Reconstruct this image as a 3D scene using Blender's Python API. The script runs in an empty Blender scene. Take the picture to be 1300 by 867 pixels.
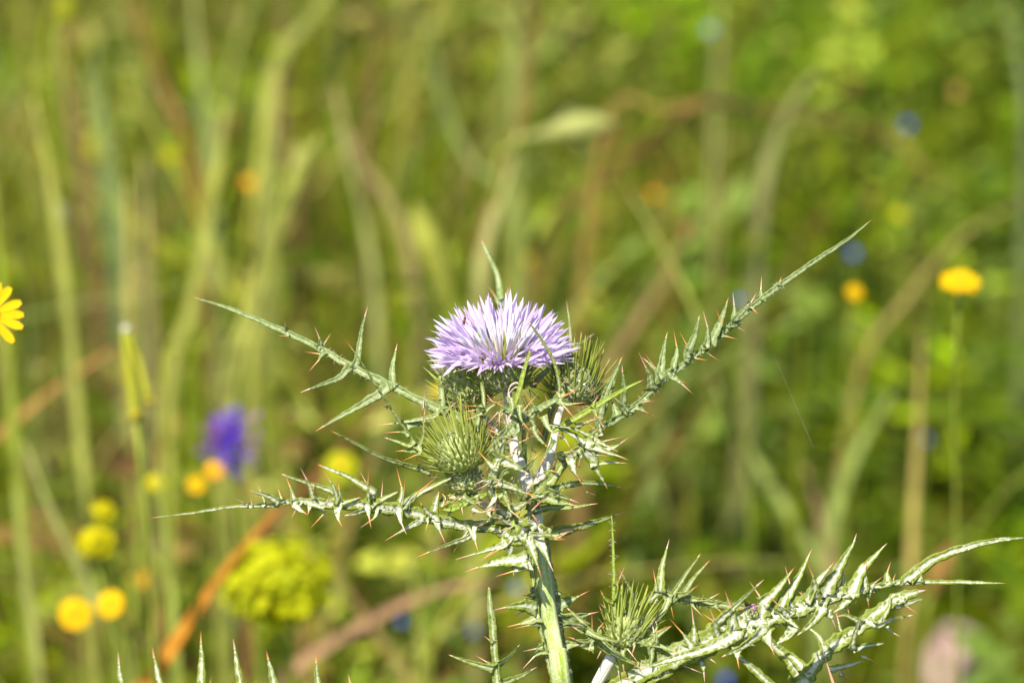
import bpy, math, random
import numpy as np
from mathutils import Vector, Matrix, noise
random.seed(7)
rng = np.random.default_rng(11)
R = math.radians
SC = bpy.context.scene
COL = SC.collection

# ------------------------------------------------------------------ camera
PITCH = R(20); DF = 0.667; AIM = Vector((0, 0, 0.45))
F = Vector((0, math.cos(PITCH), -math.sin(PITCH)))
U = Vector((0, math.sin(PITCH), math.cos(PITCH)))
X = Vector((1, 0, 0))
CAM = AIM - F * DF
cd = bpy.data.cameras.new('camera'); cam = bpy.data.objects.new('camera', cd); COL.objects.link(cam)
cam.location = CAM; cam.rotation_euler = (R(90) - PITCH, 0, 0)
cd.lens = 100; cd.sensor_width = 36; cd.clip_start = 0.01; cd.clip_end = 500
cd.dof.use_dof = True; cd.dof.focus_distance = DF; cd.dof.aperture_fstop = 9.6; cd.dof.aperture_blades = 0
SC.camera = cam
K = 3611.1
def at(px, py, D):
    """a point D metres along the view axis, seen at pixel px, py of the 1300 x 867 photograph"""
    return CAM + F * D + X * ((px - 650) / K * D) + U * ((433.5 - py) / K * D)

# ------------------------------------------------------------------ world, sun, exposure
SUN_EL, SUN_AZ = 57, 212         # azimuth of the sun seen from above, degrees from +Y clockwise
w = bpy.data.worlds.new('World'); SC.world = w; w.use_nodes = True
nt = w.node_tree; nt.nodes.clear()
sky = nt.nodes.new('ShaderNodeTexSky'); sky.sky_type = 'NISHITA'; sky.sun_disc = False
sky.sun_elevation = R(SUN_EL); sky.sun_rotation = R(SUN_AZ)
bg = nt.nodes.new('ShaderNodeBackground'); bg.inputs[1].default_value = 0.105
wo = nt.nodes.new('ShaderNodeOutputWorld')
nt.links.new(sky.outputs[0], bg.inputs[0]); nt.links.new(bg.outputs[0], wo.inputs[0])
sl = bpy.data.lights.new('sun', 'SUN'); sl.energy = 5.0; sl.angle = R(0.5); sl.color = (1, 0.93, 0.80)
so = bpy.data.objects.new('sun', sl); COL.objects.link(so)
sd = Vector((math.sin(R(SUN_AZ)) * math.cos(R(SUN_EL)), math.cos(R(SUN_AZ)) * math.cos(R(SUN_EL)), math.sin(R(SUN_EL))))
so.rotation_euler = sd.to_track_quat('Z', 'Y').to_euler()
so.location = (0, 0, 5)
SC.view_settings.view_transform = 'Standard'; SC.view_settings.look = 'None'
SC.view_settings.exposure = 0.85; SC.view_settings.gamma = 1
SC.cycles.use_denoising = True
SC.cycles.max_bounces = 8; SC.cycles.transparent_max_bounces = 4

# ------------------------------------------------------------------ materials
def srgb(r, g, b):
    f = lambda c: (c / 255 / 12.92) if c / 255 <= 0.04045 else ((c / 255 + 0.055) / 1.055) ** 2.4
    return (f(r), f(g), f(b), 1)
class MT:
    def __init__(s, name):
        s.m = bpy.data.materials.new(name); s.m.use_nodes = True
        s.t = s.m.node_tree; s.t.nodes.clear()
        s.out = s.t.nodes.new('ShaderNodeOutputMaterial')
    def n(s, kind, **kw):
        x = s.t.nodes.new(kind)
        for k, v in kw.items():
            if k.startswith('i_'): x.inputs[k[2:].replace('_', ' ')].default_value = v
            else: setattr(x, k, v)
        return x
    def l(s, a, b): s.t.links.new(a, b)
    def mix(s, fac, a, b, mode='MIX'):
        x = s.n('ShaderNodeMix', data_type='RGBA', blend_type=mode)
        for sock, v in ((x.inputs[0], fac), (x.inputs[6], a), (x.inputs[7], b)):
            if hasattr(v, 'links'): s.l(v, sock)
            else: sock.default_value = v
        return x.outputs[2]
    def ramp(s, fac, stops, interp='LINEAR'):
        x = s.n('ShaderNodeValToRGB'); s.l(fac, x.inputs[0]); x.color_ramp.interpolation = interp
        while len(x.color_ramp.elements) < len(stops): x.color_ramp.elements.new(0.5)
        for e, (p, c) in zip(x.color_ramp.elements, stops):
            e.position = p; e.color = c if len(c) == 4 else (*c, 1)
        return x.outputs[0]
    def mth(s, op, a, b=0.5, c=None):
        x = s.n('ShaderNodeMath', operation=op)
        for i, v in enumerate((a, b, c)):
            if v is None: continue
            if hasattr(v, 'links'): s.l(v, x.inputs[i])
            else: x.inputs[i].default_value = v
        return x.outputs[0]
    def noise(s, scale, detail=3, coord='Object', rough=0.6):
        tc = s.n('ShaderNodeTexCoord'); x = s.n('ShaderNodeTexNoise')
        x.inputs['Scale'].default_value = scale; x.inputs['Detail'].default_value = detail; x.inputs['Roughness'].default_value = rough
        s.l(tc.outputs[coord], x.inputs['Vector']); return x.outputs[0]
    def uv(s):
        u = s.n('ShaderNodeUVMap'); p = s.n('ShaderNodeSeparateXYZ'); s.l(u.outputs[0], p.inputs[0]); return p.outputs[0], p.outputs[1]
    def rnd(s):
        return s.n('ShaderNodeObjectInfo').outputs['Random']
    def leafy(s, col, transl=0.35, rough=0.5, bump=None, bumpd=0.0002, spec=0.3, tcol=None):
        p = s.n('ShaderNodeBsdfPrincipled'); p.inputs['Roughness'].default_value = rough
        p.inputs['Specular IOR Level'].default_value = spec
        s.l(col, p.inputs['Base Color'])
        if bump is not None:
            b = s.n('ShaderNodeBump'); b.inputs['Distance'].default_value = bumpd; b.inputs['Strength'].default_value = 0.8
            s.l(bump, b.inputs['Height']); s.l(b.outputs[0], p.inputs['Normal'])
        if transl > 0:
            t = s.n('ShaderNodeBsdfTranslucent')
            s.l(tcol if tcol is not None else col, t.inputs[0])
            m = s.n('ShaderNodeMixShader'); m.inputs[0].default_value = transl
            s.l(p.outputs[0], m.inputs[1]); s.l(t.outputs[0], m.inputs[2]); s.l(m.outputs[0], s.out.inputs[0])
        else: s.l(p.outputs[0], s.out.inputs[0])
        return s.m

def mat_blade(name, green, green2, vein, margin, w0, w1, net):
    """w0, w1: half-width of the white midvein at the foot and the tip; net: how much white netting lies over the green"""
    M = MT(name); u, v = M.uv()
    n = M.noise(1100, 4); n2 = M.noise(420, 4); n3 = M.noise(150, 2)
    a = M.mth('ABSOLUTE', u)
    wv = M.mth('MULTIPLY_ADD', v, w1 - w0, w0)
    edge = M.mth('ADD', M.mth('SUBTRACT', a, wv), M.mth('MULTIPLY', M.mth('SUBTRACT', n2, 0.5), 0.9))
    g = M.mix(M.ramp(n, [(0.35, (0, 0, 0)), (0.62, (1, 1, 1))]), green, green2)
    vo = M.n('ShaderNodeTexVoronoi', feature='DISTANCE_TO_EDGE'); vo.inputs['Scale'].default_value = 620
    tc = M.n('ShaderNodeTexCoord'); M.l(tc.outputs['Object'], vo.inputs['Vector'])
    nt_ = M.ramp(vo.outputs['Distance'], [(0.05, (net, net, net)), (0.20, (0, 0, 0))])
    gate = M.ramp(M.mth('ADD', n3, M.mth('MULTIPLY', a, -0.35)), [(0.20, (0, 0, 0)), (0.42, (1, 1, 1))])
    c = M.mix(M.mth('MULTIPLY', nt_, gate), g, vein)
    f = M.ramp(M.mth('ADD', edge, 0.5), [(0.44, (1, 1, 1)), (0.68, (0, 0, 0))])
    v2 = M.mix(M.ramp(n, [(0.5, (0, 0, 0)), (0.66, (0.4, 0.4, 0.4))]), vein, green2)
    c = M.mix(f, c, v2)
    fm = M.ramp(a, [(0.84, (0, 0, 0)), (0.97, (0.8, 0.8, 0.8))])
    c = M.mix(fm, c, margin)
    hairs = M.ramp(M.noise(2600, 2), [(0.58, (0, 0, 0)), (0.70, (0.4, 0.4, 0.4))])
    c = M.mix(hairs, c, (0.60, 0.62, 0.42, 1))
    bump = M.mth('ADD', n, M.mth('MULTIPLY', vo.outputs['Distance'], 1.5))
    return M.leafy(c, 0.30, 0.6, bump, 0.0003, spec=0.2)
m_blade = mat_blade('thistle_leaf_green', (0.15, 0.21, 0.02, 1), (0.27, 0.33, 0.055, 1), (0.58, 0.62, 0.42, 1), (0.30, 0.38, 0.09, 1), 0.16, 0.06, 0.35)
m_blade_w = mat_blade('thistle_leaf_white_veined', (0.16, 0.22, 0.014, 1), (0.27, 0.33, 0.045, 1), (0.72, 0.72, 0.60, 1), (0.30, 0.38, 0.09, 1), 0.26, 0.09, 0.8)
m_blade_g = mat_blade('thistle_leaf_greyish', (0.16, 0.24, 0.06, 1), (0.28, 0.36, 0.12, 1), (0.52, 0.56, 0.34, 1), (0.34, 0.41, 0.16, 1), 0.13, 0.06, 0.5)
m_blade_y = mat_blade('thistle_bract_leaf', (0.22, 0.31, 0.02, 1), (0.31, 0.41, 0.04, 1), (0.50, 0.55, 0.25, 1), (0.22, 0.3, 0.04, 1), 0.08, 0.03, 0.15)

def mat_spine():
    M = MT('spine'); u, v = M.uv()
    c = M.ramp(v, [(0.0, (0.50, 0.44, 0.16)), (0.18, (0.66, 0.31, 0.10)), (0.6, (0.60, 0.22, 0.06)), (1.0, (0.42, 0.12, 0.06))])
    c2 = M.ramp(v, [(0.0, (0.6, 0.55, 0.4)), (0.2, (0.66, 0.42, 0.33)), (1.0, (0.70, 0.45, 0.30))])
    c = M.mix(M.ramp(M.rnd(), [(0.35, (0, 0, 0)), (0.95, (1, 1, 1))]), c, c2)
    return M.leafy(c, 0.1, 0.35, spec=0.5)
m_spine = mat_spine()

def mat_stem(name, a, b, streak, sc=9):
    M = MT(name); u, v = M.uv()
    cm = M.n('ShaderNodeCombineXYZ'); M.l(M.mth('MULTIPLY', u, sc), cm.inputs[0]); M.l(M.mth('MULTIPLY', v, 1.2), cm.inputs[1])
    x = M.n('ShaderNodeTexNoise'); x.inputs['Scale'].default_value = 1.0; x.inputs['Detail'].default_value = 5; M.l(cm.outputs[0], x.inputs['Vector'])
    c = M.mix(M.ramp(x.outputs[0], [(0.40, (0, 0, 0)), (0.58, (1, 1, 1))]), a, b)
    n = M.noise(1800, 3)
    c = M.mix(M.ramp(n, [(0.52, (0, 0, 0)), (0.68, streak)]), c, (0.72, 0.72, 0.62, 1))
    return M.leafy(c, 0.08, 0.6, x.outputs[0], 0.0003)
m_stem = mat_stem('green_ribbed_stem', (0.25, 0.35, 0.025, 1), (0.44, 0.50, 0.24, 1), (0.5, 0.5, 0.5, 1), 7)
m_wool = mat_stem('woolly_stem', (0.50, 0.48, 0.37, 1), (0.70, 0.67, 0.60, 1), (0.8, 0.8, 0.8, 1), 9)
m_twig = mat_stem('yellow_green_stalk', (0.20, 0.31, 0.04, 1), (0.32, 0.41, 0.08, 1), (0.3, 0.3, 0.3, 1), 3)

def mat_ramp(name, stops, transl=0.2, rough=0.5, var=None):
    M = MT(name); u, v = M.uv()
    c = M.ramp(v, stops)
    n = M.noise(1200, 2, rough=0.5)
    c = M.mix(M.ramp(n, [(0.3, (0, 0, 0)), (0.7, (0.35, 0.35, 0.35))]), c, var or (0.5, 0.5, 0.4, 1))
    return M.leafy(c, transl, rough)
m_bract = mat_ramp('olive_bract', [(0, (0.40, 0.45, 0.20)), (0.18, (0.27, 0.34, 0.05)), (0.7, (0.27, 0.33, 0.035)), (0.86, (0.46, 0.44, 0.10)), (1, (0.65, 0.48, 0.2))], 0.25, 0.4, (0.22, 0.28, 0.05, 1))
m_bract_y = mat_ramp('yellow_green_bract', [(0, (0.55, 0.62, 0.26)), (0.25, (0.43, 0.51, 0.10)), (0.7, (0.42, 0.49, 0.07)), (0.88, (0.52, 0.50, 0.12)), (1, (0.65, 0.48, 0.2))], 0.3, 0.4, (0.36, 0.42, 0.12, 1))
m_petal = mat_ramp('lilac_floret', [(0, (0.80, 0.74, 0.78)), (0.35, (0.80, 0.70, 0.84)), (0.65, (0.76, 0.62, 0.84)), (1, (0.74, 0.60, 0.85))], 0.4, 0.7, (0.82, 0.72, 0.86, 1))
m_petal_d = mat_ramp('deep_lilac_floret', [(0, (0.72, 0.58, 0.78)), (0.4, (0.66, 0.49, 0.80)), (1, (0.67, 0.51, 0.82))], 0.35, 0.7, (0.74, 0.60, 0.83, 1))
m_anther = mat_ramp('pale_anther', [(0, (0.80, 0.66, 0.46)), (0.45, (0.82, 0.76, 0.72)), (0.8, (0.78, 0.74, 0.84)), (1, (0.50, 0.45, 0.66))], 0.2, 0.6, (0.9, 0.86, 0.85, 1))
def mat_body(name, a, b):
    M = MT(name); v = M.n('ShaderNodeTexVoronoi'); v.inputs['Scale'].default_value = 900
    tc = M.n('ShaderNodeTexCoord'); M.l(tc.outputs['Object'], v.inputs['Vector'])
    c = M.mix(M.ramp(v.outputs['Distance'], [(0.2, (0, 0, 0)), (0.7, (1, 1, 1))]), a, b)
    return M.leafy(c, 0, 0.7, v.outputs['Distance'], 0.0006)
m_invol = mat_body('scaly_involucre', (0.15, 0.20, 0.03, 1), (0.48, 0.50, 0.32, 1))
m_invol_y = mat_body('young_scaly_involucre', (0.18, 0.25, 0.03, 1), (0.44, 0.49, 0.20, 1))
def mat_flat(name, col, transl=0.0, rough=0.6, nz=None, sc=300):
    M = MT(name); n = M.noise(sc, 4)
    c2 = nz or tuple(x * 0.6 for x in col[:3]) + (1,)
    c = M.mix(M.ramp(n, [(0.35, (0, 0, 0)), (0.65, (1, 1, 1))]), col if len(col) == 4 else (*col, 1), c2)
    return M.leafy(c, transl, rough, spec=0.12)
m_hair = mat_flat('cobweb_hair', (0.85, 0.84, 0.78), 0.3, 0.6)

# meadow: one plant material, colour of each blade or leaf kept with the plant
def mat_meadow(name, transl=0.42, rough=0.6):
    M = MT(name); a = M.n('ShaderNodeAttribute', attribute_name='tint')
    n = M.noise(60, 3)
    c = M.mix(M.ramp(n, [(0.35, (0, 0, 0)), (0.7, (0.2, 0.2, 0.2))]), a.outputs['Color'], (0.26, 0.28, 0.006, 1))
    return M.leafy(c, transl, rough, spec=0.0)
m_meadow = mat_meadow('meadow_plants')
_mc = {}
def m_col(name, col, transl=0.3, rough=0.5, var=None):
    if name not in _mc: _mc[name] = mat_flat(name, col, transl, rough, var, 70)
    return _mc[name]

# ------------------------------------------------------------------ object helpers
WL = {}                          # world location of every object
def link(o, parent, loc):
    COL.objects.link(o)
    if parent is not None:
        o.parent = parent; o.location = Vector(loc) - WL[parent.name]
    else: o.location = loc
    WL[o.name] = Vector(loc)
    return o
def thing(name, label, cat, loc, group=None):
    o = bpy.data.objects.new(name, None); o.empty_display_size = 0.02
    link(o, None, loc); tag(o, label, cat, group); return o
def tag(o, label=None, cat=None, group=None, kind=None):
    if label: o['label'] = label
    if cat: o['category'] = cat
    if group: o['group'] = group
    if kind: o['kind'] = kind
    return o
def mesh(name, V, Fc, mat, uv=None, smooth=True):
    me = bpy.data.meshes.new(name); me.from_pydata([tuple(v) for v in V], [], Fc)
    if uv is not None:
        L = me.uv_layers.new(name='UVMap'); lv = np.zeros(len(me.loops), dtype=np.int32); me.loops.foreach_get('vertex_index', lv)
        L.data.foreach_set('uv', np.asarray(uv, dtype=np.float32)[lv].ravel())
    if smooth: me.polygons.foreach_set('use_smooth', [True] * len(me.polygons))
    me.materials.append(mat); return me
def obj(name, V, Fc, mat, parent, loc, uv=None, smooth=True):
    loc = Vector(loc)
    me = mesh(name, [Vector(v) - loc for v in V], Fc, mat, uv, smooth)
    return link(bpy.data.objects.new(name, me), parent, loc)

def catmull(P, n):
    """resample the polyline P with n points, smoothly and evenly by length"""
    P = [Vector(p) for p in P]
    if len(P) == 2: return [P[0].lerp(P[1], i / (n - 1)) for i in range(n)]
    Q = [P[0] * 2 - P[1]] + P + [P[-1] * 2 - P[-2]]; D = []
    for i in range(1, len(Q) - 2):
        a, b, c, d = Q[i - 1:i + 3]
        for k in range(12):
            t = k / 12
            D.append(0.5 * ((2 * b) + (c - a) * t + (2 * a - 5 * b + 4 * c - d) * t * t + (3 * b - a - 3 * c + d) * t ** 3))
    D.append(P[-1])
    s = [0]
    for i in range(1, len(D)): s.append(s[-1] + (D[i] - D[i - 1]).length)
    out = []; j = 0
    for i in range(n):
        x = s[-1] * i / (n - 1)
        while j < len(s) - 2 and s[j + 1] < x: j += 1
        out.append(D[j].lerp(D[j + 1], min(1, max(0, (x - s[j]) / max(1e-9, s[j + 1] - s[j])))))
    return out
def tangents(C):
    return [(C[min(i + 1, len(C) - 1)] - C[max(i - 1, 0)]).normalized() for i in range(len(C))]

# blade cross section: (across, height) with height towards the upper face
SEC = [(-1, 0.10), (-0.72, 0.20), (-0.35, 0.04), (0, -0.06), (0.35, 0.04), (0.72, 0.20), (1, 0.10), (0.6, -0.10), (0.15, -0.36), (-0.15, -0.36), (-0.6, -0.10)]
SU = [-1, -0.72, -0.35, 0, 0.35, 0.72, 1, 0.72, 0.5, 0.5, 0.72]
def blade_geo(C, W, roll, fold=1.0, wob=0.0, up=None):
    T = tangents(C); V = []; uv = []; ns = len(SEC); nv = -F if up is None else up
    ph = random.random() * 9
    for i, (c, t) in enumerate(zip(C, T)):
        s = t.cross(nv)
        if s.length < 0.15: s = t.cross(X)
        s.normalize(); n = s.cross(t)
        r = roll[i] if isinstance(roll, (list, tuple)) else roll
        s2 = s * math.cos(r) + n * math.sin(r); n2 = n * math.cos(r) - s * math.sin(r)
        hw = W[i] / 2
        for (a, h), uu in zip(SEC, SU):
            k = 1 + wob * math.sin(i * 2.1 + ph + (3 if a > 0 else 0)) * abs(a)
            p = c + s2 * (a * hw * k) + n2 * (h * hw * fold)
            V.append(p + noise.noise_vector(p * 330 + Vector((ph, 0, 0))) * (hw * 0.20)); uv.append((uu, i / (len(C) - 1)))
    Fc = [(i * ns + j, i * ns + (j + 1) % ns, (i + 1) * ns + (j + 1) % ns, (i + 1) * ns + j) for i in range(len(C) - 1) for j in range(ns)]
    Fc.append(tuple(range(ns - 1, -1, -1))); Fc.append(tuple((len(C) - 1) * ns + j for j in range(ns)))
    return V, Fc, uv
def tube_geo(C, Rr, seg=8, ribs=0, rib=0.0):
    T = tangents(C); V = []; uv = []; n = T[0].orthogonal().normalized()
    for i, (c, t) in enumerate(zip(C, T)):
        n = (n - t * n.dot(t)).normalized(); b = t.cross(n)
        r = Rr[i] if isinstance(Rr, (list, tuple)) else Rr
        for j in range(seg):
            a = 2 * math.pi * j / seg; rr = r * (1 + rib * math.cos(a * ribs))
            V.append(c + (n * math.cos(a) + b * math.sin(a)) * rr); uv.append((j / seg * 2 - 1 if j else -1, i * 0.4))
    Fc = [(i * seg + j, i * seg + (j + 1) % seg, (i + 1) * seg + (j + 1) % seg, (i + 1) * seg + j) for i in range(len(C) - 1) for j in range(seg)]
    Fc.append(tuple(range(seg - 1, -1, -1))); Fc.append(tuple((len(C) - 1) * seg + j for j in range(seg)))
    return V, Fc, uv
def lathe_geo(prof, seg=16):
    V = []; uv = []
    for k, (r, z) in enumerate(prof):
        for j in range(seg):
            a = 2 * math.pi * j / seg; V.append(Vector((r * math.cos(a), r * math.sin(a), z))); uv.append((j / seg, k / (len(prof) - 1)))
    Fc = [(i * seg + j, i * seg + (j + 1) % seg, (i + 1) * seg + (j + 1) % seg, (i + 1) * seg + j) for i in range(len(prof) - 1) for j in range(seg)]
    return V, Fc, uv
def merge(parts):
    V = []; Fc = []; uv = []
    for v, f, u in parts:
        o = len(V); V += list(v); uv += list(u); Fc += [tuple(i + o for i in q) for q in f]
    return V, Fc, uv

# ------------------------------------------------------------------ THE THISTLE
PX = DF / K                       # one photograph pixel at the plane of focus, in metres
thistle = thing('thistle', 'tall spiny green and white thistle with one open lilac flower head, in sharp focus', 'thistle', (0.03, 0.0, 0))
def P(px, py, z=0.0):             # z in centimetres behind the plane of focus
    return at(px, py, DF + z / 100)

# unit spine, shared by every spine
_v, _f, _u = [], [], []
for k, (z, r) in enumerate([(0, 1), (0.25, 0.72), (0.6, 0.42), (1, 0.06)]):
    for j in range(5):
        a = 2 * math.pi * j / 5; _v.append((r * math.cos(a), r * math.sin(a), z)); _u.append((0, z))
for k in range(3):
    for j in range(5): _f.append((k * 5 + j, k * 5 + (j + 1) % 5, k * 5 + 5 + (j + 1) % 5, k * 5 + 5 + j))
ME_SPINE = mesh('spine', _v, _f, m_spine, _u)
def place(name, me, parent, a, axis, sx, sz, spin=0.0, sy=None):
    o = bpy.data.objects.new(name, me); COL.objects.link(o); o.parent = parent
    q = axis.to_track_quat('Z', 'Y')
    if spin: q = q @ Matrix.Rotation(spin, 3, 'Z').to_quaternion()
    o.rotation_euler = q.to_euler(); o.scale = (sx, sx if sy is None else sy, sz); o.location = a - WL[parent.name]
    WL[o.name] = a.copy(); return o
def spine(parent, a, b, rad=0.9):
    d = b - a
    return place('spine', ME_SPINE, parent, a, d.normalized(), rad * PX, d.length)

class Leaf:
    def __init__(s, reg, pts, widths, mat, roll=0.0, n=26, wob=0.12, fold=1.0, label=None, spine_px=10):
        """pts: (x, y, depth cm) from base to tip in the coordinates of the enlargement reg; widths in pixels"""
        s.reg = reg; s.mat = mat
        x0, y0, k = reg
        s.px = [(x0 + p[0] / k, y0 + p[1] / k, p[2]) for p in pts]
        s.C = catmull([P(*q) for q in s.px], n)
        wi = np.interp(np.linspace(0, 1, n), np.linspace(0, 1, len(widths)), widths)
        V, Fc, uv = blade_geo(s.C, [x * PX for x in wi], roll, fold, wob)
        s.o = obj('leaf', V, Fc, mat, thistle, s.C[0], uv)
        if label: s.o['label'] = label
        if spine_px:
            t = tangents(s.C)[-1]; spine(s.o, s.C[-1] - t * 1.5 * PX, s.C[-1] + t * spine_px * PX, max(0.6, widths[-1] * 0.35))
    def depth(s, px, py):
        best = min(s.C, key=lambda c: (lambda q: (q[0] - px) ** 2 + (q[1] - py) ** 2)(proj(c)))
        return ((best - CAM).dot(F) - DF) * 100
    def lobe(s, pts, w=8, sp=0.18, dz=None, roll=None, reg=None, mat=None, curve=0.0, b=1.0):
        x0, y0, k = reg or s.reg
        q = [(x0 + p[0] / k, y0 + p[1] / k) for p in pts]
        cn = [proj(c) for c in s.C]; near = min(cn, key=lambda c: math.dist(c, q[0])); dn = math.dist(near, q[0])
        if 3 < dn < 16: q = [near] + q            # the foot of the lobe grows out of the midrib
        z0 = s.depth(*q[0]) - 0.03
        if dz is None: dz = random.uniform(-0.5, 0.25)
        L = sum(math.dist(q[i], q[i + 1]) for i in range(len(q) - 1)); acc = 0; Q = [P(q[0][0], q[0][1], z0)]
        for i in range(1, len(q)):
            acc += math.dist(q[i - 1], q[i]); Q.append(P(q[i][0], q[i][1], z0 + dz * acc / L))
        n = max(9, min(18, int(L / 4))); C = catmull(Q, n + 1)
        if len(pts) == 2:                # a slight natural bend
            t = (C[-1] - C[0]); sidev = t.cross(F).normalized() * t.length * random.uniform(-0.03, 0.03)
            C = [c + sidev * math.sin(math.pi * i / n) for i, c in enumerate(C)]
        m = max(3, int(round(n * (1 - sp)))); B = C[:m + 1]
        W = []
        for i in range(len(B)):
            t = i / m
            W.append(w * PX * (max(0.0, 1 - t) ** 0.75 * (0.72 + 0.5 * math.sin(min(1, t * 2.2) * math.pi / 2) * 0.6) + 0.85 * b * math.exp(-t * 9)) + 1.4 * PX)
        if roll is None: roll = random.uniform(-0.55, 0.55)
        V, Fc, uv = blade_geo(B, W, roll, 1.15, 0.13)
        lo = obj('lobe', V, Fc, mat or s.mat, s.o, B[0], uv)
        if sp > 0: spine(s.o, B[-1] - (B[-1] - B[-2]).normalized() * 1.0 * PX, C[-1], min(1.5, 0.9 + w * 0.03))
        return lo
    def many(s, rows, k=1.0, **kw):
        for r in rows:
            s.lobe(r[0], (r[1] if len(r) > 1 else 6) * k, r[2] if len(r) > 2 else 0.3, r[3] if len(r) > 3 else None, **kw)
def proj(c):
    d = c - CAM; D = d.dot(F); return (650 + d.dot(X) / D * K, 433.5 - d.dot(U) / D * K)

R1 = (500, 340, 4.333); R2 = (500, 500, 4.333); R3 = (240, 360, 3.611); R4 = (720, 270, 3.333)
R5 = (190, 560, 2.889); R6 = (560, 640, 3.82); R7 = (740, 660, 4.0625); R8 = (980, 660, 4.0625)
R9 = (560, 560, 9.286); R10 = (640, 440, 9.286); R11 = (500, 500, 9.286); R12 = (560, 430, 9.286)
ID = (0, 0, 1)

# --- stems
def stem(name, pts, rads, mat, seg=12, ribs=0, rib=0.0, n=None, label=None):
    C = catmull([P(*p) if len(p) == 3 else p[0] for p in pts], n or max(8, len(pts) * 6))
    r = np.interp(np.linspace(0, 1, len(C)), np.linspace(0, 1, len(rads)), rads)
    V, Fc, uv = tube_geo(C, [x * PX for x in r], seg, ribs, rib)
    o = obj(name, V, Fc, mat, thistle, C[0], uv)
    if label: o['label'] = label
    return o, C
main, mainC = stem('stem', [(Vector((0.03, 0.0, 0.0)),), (Vector((0.026, 0.0, 0.2)),), (716, 900, 0), (708, 840, 0), (697, 780, 0), (688, 720, 0), (683, 690, 0)], [17, 16, 15, 14.5, 14, 13, 12, 11], m_stem, 20, 5, 0.07, 50, 'thick green stem with pale ribs')
stem('stem', [(685, 700, 0), (681, 670, 0), (677, 640, 0), (668, 608, 0), (655, 575, 0.1), (650, 545, 0.2), (645, 505, 0.2), (640, 478, 0.2)], [10.5, 10, 9.5, 8.5, 7, 6.5, 6, 6], m_wool, 12, 4, 0.06, 50, 'white woolly upper stem')
stem('branch', [(677, 640, 0.1), (683, 615, 0.1), (697, 582, 0.15), (705, 550, 0.3), (710, 525, 0.4), (722, 500, 0.5)], [8, 7.5, 7, 5.5, 4.5, 4], m_wool, 12, 4, 0.06, 40, 'white woolly side branch')
stem('branch', [(672, 680, 0.6), (655, 668, 0.5), (632, 650, 0.3), (612, 640, 0.2), (600, 625, 0.1), (592, 612, 0.1)], [7, 7, 6, 5, 5, 6], m_wool, 12, 3, 0.05, 40, 'white woolly side branch')
stem('branch', [(690, 628, 0.3), (705, 603, 0.2), (722, 580, 0.1), (735, 568, 0.1)], [6, 7, 6.5, 4], m_twig, 10, 3, 0.08, 30)
stem('branch', [(668, 610, 0.9), (665, 560, 1.2), (664, 530, 1.4)], [3, 3, 2.5], m_twig, 8)
stem('branch', [(640, 560, 1.2), (620, 535, 1.2), (600, 515, 1.1)], [4, 4, 5], m_wool, 8)
stem('branch', [(Vector((0.028, 0.0, 0.25)),), (728, 985, 0), (742, 910, -0.4), (758, 868, -0.6), (772, 842, -0.8), (786, 818, -0.8)], [9, 8, 7, 7, 7, 7, 8], m_wool, 12, 4, 0.06, 30, 'pale woolly side branch to the small bud')

# --- involucres with their bracts
def bract_mesh(name, mat, bend):
    V = []; uv = []; Fc = []
    pr = [(0, 1.0), (0.12, 0.85), (0.35, 0.8), (0.65, 0.62), (0.85, 0.36), (1, 0.05)]
    for k, (z, r) in enumerate(pr):
        for (a, h) in ((-1, 0), (0, 0.55), (1, 0), (0, -0.45)):
            V.append((a * r, h * r + bend * z * z, z)); uv.append((a, z))
    for k in range(len(pr) - 1):
        for j in range(4): Fc.append((k * 4 + j, k * 4 + (j + 1) % 4, k * 4 + 4 + (j + 1) % 4, k * 4 + 4 + j))
    return mesh(name, V, Fc, mat, uv)
ME_BR = [bract_mesh('bract', m_bract, b) for b in (-1.2, -0.5, 0.6)]
ME_BRY = [bract_mesh('bract', m_bract_y, b) for b in (-1.4, -0.4, 0.8)]
def scale_mesh(mat):
    V = []; uv = []; Fc = []
    for k, (z, r, h) in enumerate([(0, .7, 0.0), (.3, 1, .10), (.7, .75, .16), (1, .08, .2)]):
        for a, dh in ((-1, -.08), (0, 0.12), (1, -.08)): V.append((a * r * .32, h + dh * r, z)); uv.append((a, z * 0.5))
    for k in range(3):
        for j in range(2): Fc.append((k * 3 + j, k * 3 + j + 1, k * 3 + j + 4, k * 3 + j + 3))
    return mesh('scale', V, Fc, mat, uv)
ME_SC = scale_mesh(mat_flat('involucre_scale', (0.20, 0.24, 0.07), 0.1, 0.6, (0.34, 0.36, 0.20, 1), 2500))
ME_SCY = scale_mesh(mat_flat('young_involucre_scale', (0.24, 0.31, 0.05), 0.1, 0.6, (0.50, 0.54, 0.24, 1), 2500))
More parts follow.
